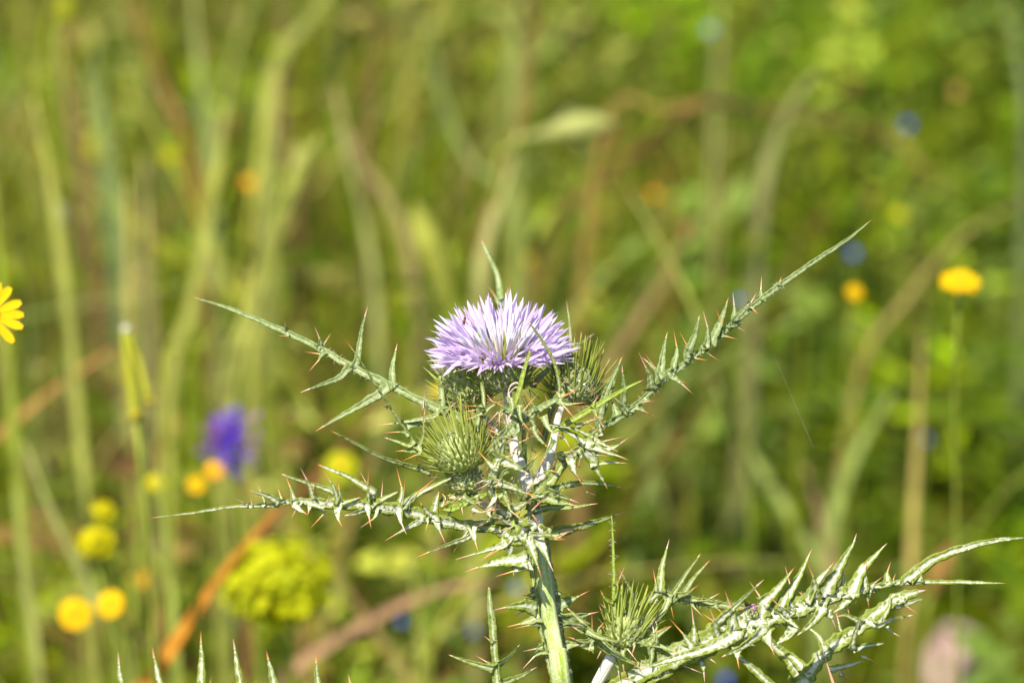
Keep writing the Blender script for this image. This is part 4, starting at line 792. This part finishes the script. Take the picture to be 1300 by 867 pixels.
def seed_heads(name, N, xr, yr, hr, pal):
    """small plump grass and plantain heads, each on its own thin bent stem"""
    U0 = np.array([(0, 0, 0), (.6, 0, .2), (0, .6, .2), (-.6, 0, .2), (0, -.6, .2), (.5, 0, .7), (0, .5, .7), (-.5, 0, .7), (0, -.5, .7), (0, 0, 1)])
    Q0 = np.array([(0, 2, 1, 0), (0, 3, 2, 0), (0, 4, 3, 0), (0, 1, 4, 0), (1, 2, 6, 5), (2, 3, 7, 6), (3, 4, 8, 7), (4, 1, 5, 8), (5, 6, 9, 5), (6, 7, 9, 6), (7, 8, 9, 7), (8, 5, 9, 8)])
    V = []; Q = []; C = []
    for _ in range(N):
        x, y = rng.uniform(*xr), rng.uniform(*yr)
        if rng.random() > left(x, y) - 0.12 or math.hypot(x, y) < 0.15: continue
        H = rng.uniform(*hr); L = rng.uniform(0.008, 0.022); W = L * rng.uniform(0.25, 0.6); c = np.array(pal[rng.integers(0, len(pal))]) * rng.uniform(.8, 1.2)
        lean = rng.normal(0, 0.28, 2) * H; z0 = float(gh_np(x, y)); T = np.array([x + lean[0], y + lean[1], z0 + H]); d = np.array([lean[0] * 1.6, lean[1] * 1.6, H]); d /= np.linalg.norm(d)
        a = np.cross(d, [1, 0, 0.01]); a /= np.linalg.norm(a); b = np.cross(d, a); o = len(V)
        V += list(T + U0[:, :1] * a * W + U0[:, 1:2] * b * W + U0[:, 2:] * d * L); C += [c] * 10
        Q += [tuple(q + o) if q[0] != q[3] else tuple(q[:3] + o) for q in Q0]
        o = len(V); w_ = 0.0006
        for t in (0, .35, .7, 1):
            p = np.array([x + lean[0] * t ** 2, y + lean[1] * t ** 2, z0 + H * t]); V += [p - a * w_, p + a * w_, p + b * w_]; C += [c * 0.8] * 3
        for k in range(3): Q += [(o + 3 * k, o + 3 * k + 1, o + 3 * k + 4, o + 3 * k + 3), (o + 3 * k + 1, o + 3 * k + 2, o + 3 * k + 5, o + 3 * k + 4), (o + 3 * k + 2, o + 3 * k, o + 3 * k + 3, o + 3 * k + 5)]
    me = bpy.data.meshes.new(name); me.from_pydata([tuple(map(float, v)) for v in V], [], [tuple(int(i) for i in q) for q in Q])
    at_ = me.color_attributes.new('tint', 'FLOAT_COLOR', 'POINT'); cc = np.ones((len(V), 4), np.float32); cc[:, :3] = np.array(C); at_.data.foreach_set('color', cc.ravel())
    me.materials.append(m_meadow); o = bpy.data.objects.new(name, me); link(o, None, (0, 0, 0)); o['kind'] = 'stuff'
seed_heads('seed_heads', 600, (-1.0, 1.0), (0.4, 2.4), (0.10, 0.26), [(0.44, 0.46, 0.10), (0.36, 0.42, 0.04), (0.36, 0.19, 0.09), (0.24, 0.12, 0.05), (0.46, 0.34, 0.16), (0.46, 0.50, 0.18)])

# ------------------------------------------------------------------ STONE
def rock(c, r):
    V, Fc, uv = ball((0, 0, 0), 1, 28, 18)
    out = []
    for v in V:
        k = 1 + 0.28 * noise.noise(v * 1.4 + Vector((3, 1, 7))) + 0.08 * noise.noise(v * 5)
        out.append(Vector((v.x * r * 1.05 * k, v.y * r * 0.9 * k, max(-0.7, v.z) * r * 1.25 * k)) + c)
    return out, Fc, uv
sc = Vector((STONE.x, STONE.y, float(gh_np(STONE.x, STONE.y)) + 0.012))
V, Fc, uv = rock(sc, 0.020)
tag(obj('stone', V, Fc, mat_flat('pinkish_stone', (0.38, 0.27, 0.23), 0, 0.9, (0.22, 0.14, 0.12, 1), 70), None, sc, uv), 'pale pinkish stone lying on the ground at the bottom right', 'stone')

# ------------------------------------------------------------------ single blurred plants that the photograph shows
def ground_pt(p):
    return Vector((p.x, p.y, float(gh_np(p.x, p.y)) - 0.003))
m_y = m_col('yellow_petal', (0.72, 0.48, 0.002), 0.3, 0.7, (0.70, 0.42, 0.002, 1))
m_yg = m_col('yellow_green_bracts', (0.52, 0.52, 0.006), 0.4, 0.6, (0.36, 0.40, 0.006, 1))
m_or = m_col('orange_petal', (0.74, 0.38, 0.01), 0.3, 0.5, (0.66, 0.30, 0.01, 1))
m_lem = m_col('lemon_petal', (0.58, 0.50, 0.003), 0.3, 0.7, (0.46, 0.42, 0.003, 1))
m_tan = m_col('tan_petal', (0.42, 0.30, 0.07), 0.3, 0.5, (0.36, 0.26, 0.06, 1))
m_bl = m_col('blue_petal', (0.03, 0.07, 0.50), 0.3, 0.5, (0.05, 0.09, 0.55, 1))
m_pb = m_col('pale_blue_petal', (0.16, 0.22, 0.42), 0.3, 0.5, (0.12, 0.17, 0.4, 1))
m_vi = m_col('violet_floret', (0.24, 0.09, 0.62), 0.4, 0.5, (0.12, 0.06, 0.62, 1))
m_mg = m_col('magenta_floret', (0.42, 0.16, 0.45), 0.3, 0.5, (0.30, 0.10, 0.40, 1))
m_gs = m_col('green_stalk', (0.22, 0.27, 0.03), 0.1, 0.5, (0.28, 0.31, 0.05, 1))

def petal_geo(c, d, nrm, L, W, sag=0.1):
    s = d.cross(nrm).normalized(); V = []; Fc = []
    for i in range(6):
        t = i / 5; ww = W * 0.5 * (0.35 + 0.65 * math.sin(min(1, t * 1.5) * math.pi / 2)) * (1 - max(0, t - 0.8) * 2.6)
        for j in (-1, 0, 1): V.append(c + d * L * t + s * j * ww + nrm * (-sag * L * t * t + 0.12 * W * abs(j)))
    for i in range(5):
        for j in range(2): Fc.append((i * 3 + j, i * 3 + j + 1, i * 3 + j + 4, i * 3 + j + 3))
    return V, Fc, [(0, 0)] * len(V)
def daisy(px, py, D, size, label, mat=None, nrm=(0, -0.35, 1), np_=13, cat='flower', name='yellow_daisy', group=None, sep=False, mdisc=None, foot=None, pw=0.3):
    c = at(px, py, D); g = ground_pt(c + Vector((foot or random.uniform(-0.02, 0.02), random.uniform(0, 0.03), 0)))
    t = thing(name, label, cat, g, group); r = size / K * D / 2; nrm = Vector(nrm).normalized(); ax = nrm.orthogonal().normalized(); parts = []
    for k in range(np_):
        d = Matrix.Rotation(2 * math.pi * k / np_ + random.uniform(-.08, .08), 3, nrm) @ ax
        pg = petal_geo(c + d * r * 0.2, d, nrm, r * 0.8 * random.uniform(.93, 1.05), r * 2 * pw, random.uniform(0.0, 0.2))
        if sep: obj('petal', pg[0], pg[1], mat or m_y, t, c)
        else: parts.append(pg)
    if not sep:
        V, Fc, uv = merge(parts); obj('petals', V, Fc, mat or m_y, t, c)
    V, Fc, uv = ball((0, 0, 0), r * 0.32, 12, 8); q = nrm.to_track_quat('Z', 'Y')
    obj('disc', [c + q @ Vector((v.x, v.y, v.z * 0.5)) for v in V], Fc, mdisc or m_or, t, c)
    V, Fc, uv = tube_geo(catmull([c, c - nrm * 0.01 + Vector((0, 0, -0.02)), c.lerp(g, .5) + Vector((random.uniform(-.01, .01), 0, 0)), g], 14), [0.0006] * 13 + [0.0008], 6)
    obj('stem', V, Fc, m_gs, t, c); return t
daisy(-14, 400, 0.71, 92, 'bright yellow daisy half cut off by the left edge, nearly sharp', nrm=(0.25, -1, 0.9), np_=14, sep=True, foot=-0.10, pw=0.13)
daisy(1219, 357, 0.97, 50, 'broad golden yellow flower out of focus at the far right', nrm=(0, -0.25, 1), np_=14, pw=0.34)
for (x, y, D, s, lab, m) in [
    (1085, 371, 1.15, 20, 'round yellow blur of a flower left of the broad golden one', m_y),
    (316, 232, 1.5, 16, 'small orange-yellow flower high on the left among the grass', m_or),
    (214, 198, 1.6, 18, 'dull yellow flower left of the small orange one', m_lem),
    (831, 247, 1.7, 12, 'faint orange flower above the upper right leaf', m_or),
    (956, 307, 1.6, 14, 'faint yellow flower above the bend of the upper right leaf', m_lem),
    (1141, 273, 1.5, 18, 'pale yellow-green flower above the broad golden one', m_yg),
    (672, 331, 1.7, 14, 'dim olive yellow flower just above the lilac head', m_lem),
    (1215, 116, 1.8, 16, 'dull tan flower near the top right', m_tan),
    (197, 612, 1.1, 22, 'yellow round flower on a pale stem right of the yellow pair', m_lem),
    (249, 615, 1.1, 22, 'small yellow flower beside the violet flower', m_y),
    (272, 597, 1.05, 24, 'orange-pink flower touching the violet flower', m_or),
    (433, 592, 1.15, 40, 'yellow-green blurred flower above the lower left leaf', m_yg),
    (140, 766, 0.97, 36, 'round orange-yellow flower, right of two at the bottom left', m_y),
    (95, 779, 0.99, 42, 'orange-yellow flower seen from the side, left of two at the bottom left', m_y),
    (176, 736, 1.2, 20, 'faint orange flower above the bottom left pair', m_or),
    (558, 497, 1.0, 16, 'yellow flower just visible behind the left leaf by the buds', m_y),
    (905, 790, 1.5, 14, 'faint yellow flower under the small bud leaf', m_lem),
    ]:
    daisy(x, y, D, s, lab, m, nrm=(random.uniform(-.2, .2), -0.9, 0.8), np_=9, name='meadow_flower', pw=0.42, cat='flower', group='yellow and orange flowers of the meadow')
for (x, y, D, s, lab, m) in [
    (901, 38, 1.8, 12, 'pale blue flower at the top right of centre', m_pb), (1152, 158, 1.7, 11, 'deep blue flower in the upper right', m_bl),
    (1083, 321, 1.5, 13, 'pale violet-blue flower right of the tip of the upper right leaf', m_pb), (940, 380, 1.2, 9, 'deep blue flower directly behind the upper right leaf', m_bl),
    (510, 789, 1.25, 9, 'blue flower between the two lower stems left of the main stem', m_bl), (655, 745, 1.3, 13, 'dim blue flower touching the left of the main stem', m_pb),
    (600, 800, 1.4, 11, 'pale blue flower left of the upright leaf tip', m_pb), (921, 862, 1.3, 13, 'blue flower at the bottom edge under the large leaf', m_bl),
    (1176, 557, 1.5, 8, 'faint blue flower at the right below the golden flower', m_pb)]:
    daisy(x, y, D, s, lab, m, nrm=(0, -0.9, 0.7), np_=6, name='blue_flower', pw=0.5, group='blue flowers of the meadow', mdisc=m_bl)
# the violet flower
def cluster(name, label, cat, px, py, D, rx, ry, n, size, mats, cup=False):
    c = at(px, py, D); g = ground_pt(c + Vector((0.01, 0.01, 0))); t = thing(name, label, cat, g)
    per = [[] for _ in mats]
    for k in range(n):
        v = Vector((random.gauss(0, 1), random.gauss(0, 1), random.gauss(0, 1))).normalized(); q = random.uniform(0.55, 1) if cup else random.uniform(0.1, 1.1)
        p = c + Vector((v.x * rx, v.y * rx, v.z * ry)) * (q / K * D); d = (v + Vector((0, -0.1, 0.7))).normalized(); m = 0
        if len(mats) > 1: m = 0 if (abs(v.x) < 0.5 or random.random() < 0.15) else 1
        r = size / K * D * random.uniform(.7, 1.2)
        for j in range(4 if cup else 3):
            a = Matrix.Rotation(j * (1.57 if cup else 2.09) + k, 3, d) @ d.orthogonal().normalized()
            per[m].append(petal_geo(p, (a + d * (0.35 if cup else 0.9)).normalized(), d, r, r * (0.95 if cup else 0.22)))
    for i, ps in enumerate(per):
        V, Fc, uv = merge(ps); o = obj('florets' if not cup else 'bracts', V, Fc, mats[i], t, c); o['kind'] = 'stuff'
    V, Fc, uv = tube_geo(catmull([c, c.lerp(g, .5) + Vector((0.006, 0, 0)), g], 12), 0.0016, 6); obj('stem', V, Fc, m_gs, t, c)
    if cup:
        for j in range(5):
            a = j * 1.256; e = c + Vector((math.cos(a) * rx * .6, math.sin(a) * rx * .6, 0)) * (D / K)
            V, Fc, uv = tube_geo(catmull([c - Vector((0, 0, ry * 1.0 / K * D)), e], 5), 0.0008, 5); obj('stalk', V, Fc, m_gs, t, c)
cluster('violet_flower', 'deep violet-blue flower head with purple sides, blurred at the left', 'flower', 291, 558, 1.08, 36, 40, 110, 15, [m_vi, m_mg])
cluster('spurge', 'large rounded lime-yellow flower head, blurred under the lower left leaf', 'spurge', 352, 738, 1.03, 68, 54, 420, 11, [m_yg], True)
cluster('lemon_flower', 'lemon yellow drooping flower, lower and larger of a pair at the left', 'flower', 120, 686, 1.03, 22, 14, 60, 9, [m_lem], True)
cluster('lemon_flower', 'lemon yellow flower bud just above the drooping flower at the left', 'flower', 129, 650, 1.04, 14, 12, 34, 8, [m_lem], True)

DIM = 1.0
def stalk(name, label, cat, pts, w, D, col, group=None, cross='blade', root=True, tip=0.25, var=None, transl=0.3):
    """pts run from tip to foot in the photograph; w is the width there in photograph pixels; the foot is carried on down to the ground"""
    if not isinstance(D, (list, tuple)): D = [D] * len(pts)
    if not isinstance(w, (list, tuple)): w = w * 0.88
    W3 = [at(p[0], p[1], d) for p, d in zip(pts, D)]
    if root:
        e = W3[-1]; dirn = (W3[-1] - W3[-2]); dirn.z = 0
        if dirn.length > 0.05: dirn = dirn.normalized() * 0.05
        g = ground_pt(e + dirn); 
        if e.z - g.z > 0.01: W3 += [e.lerp(g, 0.5) + dirn * 0.1, g]
    C = catmull(W3, 26); Dm = sum(D) / len(D)
    ww = w if isinstance(w, (list, tuple)) else [w * tip, w * 0.8, w, w, w, w * 0.9]
    Wd = np.interp(np.linspace(0, 1, 26), np.linspace(0, 1, len(ww)), ww) / K * Dm
    if cross == 'blade': V, Fc, uv = blade_geo(C, list(map(float, Wd)), random.uniform(-.5, .5), 0.7)
    else: V, Fc, uv = tube_geo(C, [float(x) / 2 for x in Wd], 8)
    col = (col[0] * DIM, col[1] * DIM, col[2] * DIM * 0.7)
    m = m_col('stalk_%d' % len(_mc), col, transl, 0.5, var)
    o = obj(name, V, Fc, m, None, C[-1], uv); tag(o, label, cat, group); return o
YG = (0.44, 0.45, 0.13); PG = (0.42, 0.45, 0.20); ST = (0.56, 0.46, 0.18); GG = (0.28, 0.35, 0.12); BR = (0.20, 0.12, 0.07); PB = (0.38, 0.24, 0.16); OR = (0.72, 0.26, 0.05); LG = (0.30, 0.36, 0.06)
LS = [
    ('grass_plant', 'pale yellow-green upright blade standing at the far left', 'grass blade', [(42, 125), (62, 220), (78, 330), (92, 470), (104, 620)], 22, 1.25, YG),
    ('grass_plant', 'grey-green upright blade right of the pale one at the far left', 'grass blade', [(120, 60), (135, 170), (160, 300), (168, 400)], 20, 1.5, GG),
    ('dry_stalk', 'straw stalk ending above the yellow pods', 'stalk', [(162, 230), (163, 330), (164, 420)], 16, 1.35, ST),
    ('grass_plant', 'yellow blade leaning right in the upper left', 'grass blade', [(290, 130), (268, 260), (240, 400), (215, 470), (212, 620)], 20, 1.3, YG),
    ('grass_plant', 'broad bright yellow-green blade rising from the violet flower', 'grass blade', [(405, 170), (350, 300), (318, 400), (290, 510)], 30, 1.15, (0.46, 0.47, 0.14)),
    ('grass_plant', 'bright pale blade leaning right at the top left of centre', 'grass blade', [(425, -20), (395, 25), (350, 85), (340, 200)], 30, 1.6, (0.48, 0.50, 0.18)),
    ('dry_stalk', 'dark brown stalk at the top left beside the bright pale blade', 'stalk', [(352, -40), (358, 60), (360, 180), (375, 240)], 17, 1.7, BR),
    ('dry_stalk', 'reddish brown stalk curving down at the top left', 'stalk', [(160, -30), (185, 45), (205, 110), (240, 200)], 15, 1.7, (0.36, 0.17, 0.08)),
    ('dry_stalk', 'dark brown stalk at the top between the pale blades', 'stalk', [(482, -30), (478, 50), (470, 130), (465, 200)], 15, 1.7, (0.22, 0.14, 0.07)),
    ('grass_plant', 'pinkish pale blade leaning left above the left leaf', 'grass blade', [(425, 110), (445, 185), (490, 250), (520, 330)], 18, 1.5, (0.46, 0.36, 0.22)),
    ('grass_plant', 'narrow pale green blade beside the pinkish one', 'grass blade', [(430, 160), (455, 250), (472, 340), (480, 430)], 14, 1.45, PG),
    ('grass_plant', 'pale green blade hanging at the top centre', 'grass blade', [(600, 10), (640, 20), (655, 60), (655, 100)], 22, 1.6, (0.36, 0.42, 0.14)),
    ('dry_stalk', 'brown jointed grass stalk at the top centre', 'stalk', [(680, -20), (672, 60), (662, 150), (635, 240), (612, 310)], 17, 1.5, (0.30, 0.17, 0.08)),
    ('grass_plant', 'pale blade sheathing the brown jointed stalk', 'grass blade', [(660, 165), (645, 220), (622, 290), (610, 360)], 24, 1.35, (0.48, 0.46, 0.22)),
    ('dry_stalk', 'long orange-brown stalk bending across the upper right', 'stalk', [(1210, 250), (1130, 175), (1040, 150), (950, 138), (880, 130), (830, 175), (760, 235), (690, 300)], 15, [1.7, 1.7, 1.65, 1.6, 1.5, 1.55, 1.6, 1.65], (0.42, 0.26, 0.12)),
    ('dry_stalk', 'short rusty stalk joining the white bulb and the long brown stalk', 'stalk', [(900, 130), (840, 140), (770, 150)], 15, 1.48, (0.42, 0.30, 0.10)),
    ('grass_plant', 'pale straw blade leaning right in the upper right', 'grass blade', [(1040, 88), (1000, 140), (978, 200), (962, 290)], 26, 1.6, (0.44, 0.44, 0.22)),
    ('grass_plant', 'thin yellow-green stem crossing behind the upper right leaf', 'grass blade', [(800, 245), (850, 330), (893, 420), (930, 530), (975, 650), (1012, 730)], 11, [1.2, 1.2, 1.2, 1.25, 1.3, 1.35], (0.44, 0.45, 0.14)),
    ('dry_stalk', 'upright straw stalk at the right below the golden flower', 'stalk', [(1170, 425), (1166, 530), (1160, 640), (1155, 745)], 14, 1.3, (0.56, 0.44, 0.18)),
    ('dry_stalk', 'brown stalk leaning right beside the lilac head', 'stalk', [(855, 340), (820, 390), (780, 450), (750, 520)], 24, 1.5, (0.34, 0.23, 0.12)),
    ('dry_leaf', 'bright orange dry blade leaning right at the bottom left', 'dry leaf', [(352, 645), (315, 687), (274, 740), (233, 800), (192, 862), (165, 905)], [4, 16, 22, 26, 26, 26, 24], [1.0, 1.0, 1.0, 1.0, 1.0, 1.0], (0.78, 0.34, 0.06)),
    ('dry_stalk', 'faded reddish stalk continuing above the orange dry blade', 'stalk', [(500, 490), (430, 575), (380, 630), (330, 690)], 20, 1.25, (0.46, 0.22, 0.12)),
    ('dry_stalk', 'mauve brown stalk lying across the bottom centre', 'stalk', [(640, 735), (560, 748), (495, 775), (440, 805), (385, 840), (330, 900)], 20, 1.2, (0.40, 0.23, 0.17)),
    ('dry_stalk', 'rusty stalk leaning right at the left edge', 'stalk', [(150, 440), (110, 465), (60, 500), (25, 530), (-30, 575), (-90, 640)], 18, 1.25, (0.48, 0.26, 0.10)),
    ('grass_plant', 'pale green stem running down from the yellow round flower', 'grass blade', [(200, 600), (210, 680), (220, 770), (225, 870)], 20, 1.02, (0.40, 0.46, 0.12)),
    ('grass_plant', 'thin curved yellow-green stem hooking left of the left leaf', 'grass blade', [(283, 400), (255, 440), (225, 458), (208, 462)], 9, 1.05, (0.34, 0.38, 0.04)),
    ('grass_plant', 'pale blade slanting down across the bottom left corner', 'grass blade', [(30, 560), (70, 660), (120, 760), (165, 850)], 17, 1.1, (0.42, 0.44, 0.20)),
    ('grass_plant', 'pale green blade at the left edge', 'grass blade', [(-10, 230), (5, 400), (15, 520), (30, 700)], 18, 1.2, LG),
    ('grass_plant', 'bluish green upright blade in the upper left', 'grass blade', [(110, 90), (125, 150), (140, 260)], 18, 1.7, (0.22, 0.32, 0.18)),
    ('grass_plant', 'light green upright blade at the top left', 'grass blade', [(245, -20), (250, 60), (262, 170), (270, 260)], 22, 1.6, (0.32, 0.38, 0.17)),
    ('grass_plant', 'slender yellow blade behind the left leaf tip', 'grass blade', [(375, 180), (365, 260), (335, 350), (320, 450)], 16, 1.3, YG),
    ('dry_stalk', 'pinkish brown stalk in the upper left', 'stalk', [(80, 70), (92, 150), (108, 240)], 20, 1.7, (0.32, 0.20, 0.13)),
    ('grass_plant', 'straw coloured blade left of the long left leaf', 'grass blade', [(182, 200), (186, 300), (190, 420), (192, 520)], 18, 1.5, (0.40, 0.34, 0.20)),
    ('grass_plant', 'pale blade arching behind the centre left', 'grass blade', [(545, 20), (560, 120), (600, 210), (640, 250)], 11, 1.7, (0.34, 0.40, 0.18)),
    ('grass_plant', 'soft green blade right of the lower bud leaf', 'grass blade', [(1130, 500), (1095, 560), (1068, 620), (1050, 700)], 22, 1.4, (0.34, 0.42, 0.14)),
    ('grass_plant', 'soft pale blade left of the soft green one', 'grass blade', [(905, 480), (950, 570), (1000, 650), (1040, 720)], 16, 1.4, (0.34, 0.40, 0.15)),
    ('dry_stalk', 'pinkish thin stalk behind the large leaf lobes', 'stalk', [(1020, 590), (1040, 650), (1056, 720)], 15, 1.4, (0.42, 0.30, 0.20)),
    ('grass_plant', 'grey-green blade down the right top edge', 'grass blade', [(1275, -10), (1290, 60), (1302, 150)], 18, 1.7, (0.28, 0.34, 0.18)),
    ('grass_plant', 'brownish arching blade right of the upper right leaf tip', 'grass blade', [(1300, 255), (1220, 300), (1150, 380), (1095, 460)], 10, 1.5, (0.38, 0.30, 0.12)),
    ('grass_plant', 'upright pale stem below the spurge beside the orange blade', 'grass blade', [(520, 700), (530, 770), (535, 867)], 15, 1.2, (0.34, 0.36, 0.10)),
    ('grass_plant', 'yellow-green blade at the lower left between the lemon flowers and orange blade', 'grass blade', [(180, 560), (178, 660), (170, 780), (160, 867)], 14, 1.15, LG),
    ('grass_plant', 'long pale blade low at the left edge', 'grass blade', [(20, 620), (30, 720), (48, 840)], 16, 1.15, (0.38, 0.40, 0.16)),
]
for r_ in LS:
    nm, lab, cat, pts, w_, D_, col_ = r_
    stalk(nm, lab, cat, pts, w_, D_, col_, group={'grass_plant': 'tall grass blades behind the thistle', 'dry_stalk': 'dry stalks in the meadow'}.get(nm))
# swollen ears of grass: a plump ear on a thin stem
def ear(name, label, cat, pts, ws, D, col, foot):
    C = catmull([at(x, y, D) for x, y in pts], 16); g = ground_pt(at(foot[0], foot[1], D)); t = thing(name, label, cat, g)
    Wd = np.interp(np.linspace(0, 1, 16), np.linspace(0, 1, len(ws)), ws) / K * D
    V, Fc, uv = tube_geo(C, [float(x) / 2 for x in Wd], 10); obj('ear', V, Fc, m_col('ear_%d' % len(_mc), col, 0.35, 0.6), t, C[0], uv)
    S = catmull([C[-1], at(*foot, D), g], 16); V, Fc, uv = tube_geo(S, 0.0014, 6); obj('stem', V, Fc, m_gs, t, C[-1], uv)
ear('grass_ear', 'pale whitish swollen grass ear lying level above the lilac head', 'grass ear', [(782, 158), (750, 160), (712, 166), (665, 176)], [6, 30, 38, 30, 14, 6], 1.35, (0.44, 0.46, 0.14), (630, 250))
ear('grass_ear', 'pale yellow-green upright grass ear left of the grey-green blade', 'grass ear', [(526, 255), (540, 300), (560, 350), (574, 395)], [6, 30, 40, 34, 20, 6], 1.3, (0.38, 0.40, 0.06), (590, 450))
ear('grass_ear', 'small pale tuft at the upper left above the straw stalk', 'grass ear', [(72, 256), (75, 272), (78, 292)], [6, 22, 22, 6], 1.3, (0.50, 0.48, 0.26), (84, 380))
ear('grass_ear', 'soft yellow ear near the top left corner', 'grass ear', [(88, -10), (85, 10), (80, 34)], [6, 24, 24, 6], 1.5, (0.42, 0.44, 0.02), (76, 90))
ear('grass_ear', 'bright pale ear slanting above the broad yellow-green blade', 'grass ear', [(405, 180), (385, 205), (368, 232)], [6, 26, 26, 6], 1.5, (0.38, 0.40, 0.09), (350, 290))
ear('grass_ear', 'yellow-green ear leaning behind the left grass', 'grass ear', [(288, 195), (272, 235), (262, 275)], [6, 26, 26, 6], 1.4, (0.36, 0.38, 0.04), (250, 340))
# two upright pods with a pale cap
pt = thing('seed_pods', 'pair of narrow yellow-green pods with a whitish cap at the left', 'seed pods', ground_pt(at(178, 600, 0.96)))
m_pod = m_col('pod', (0.46, 0.44, 0.03), 0.25, 0.5, (0.34, 0.36, 0.03, 1)); m_cap = m_col('pod_cap', (0.72, 0.68, 0.50), 0.2, 0.6); m_pt = m_col('pod_tip', (0.62, 0.48, 0.04), 0.2, 0.6)
for (p_, w_) in (([(158, 420), (162, 460), (168, 500), (172, 535)], 12), ([(164, 425), (178, 465), (188, 505)], 9)):
    C = catmull([at(x, y, 0.96) for x, y in p_], 14); V, Fc, uv = tube_geo(C, [w_ / K * .96 / 2 * (0.8 + 0.35 * i / 13) for i in range(14)], 10); obj('pod', V, Fc, m_pod, pt, C[0])
for (x, y, r_, m_) in ((160, 418, 9, m_cap), (172, 525, 11, m_pt), (189, 508, 9, m_pt)):
    c = at(x, y, 0.96); V, Fc, uv = ball(c, r_ / K * .7, 12, 8, (1, 1, 0.8)); obj('cap', V, Fc, m_, pt, c)
C = catmull([at(172, 530, .96), at(176, 600, .96), at(190, 700, .97), ground_pt(at(178, 600, 0.96))], 16); V, Fc, uv = tube_geo(C, 0.0009, 8); obj('stem', V, Fc, m_gs, pt, C[0])

ear('dry_leaf', 'tan orange dry leaf just above the pinkish stone', 'dry leaf', [(1212, 690), (1195, 720), (1180, 755)], [6, 22, 26, 6], 1.42, (0.46, 0.24, 0.07), (1172, 790))
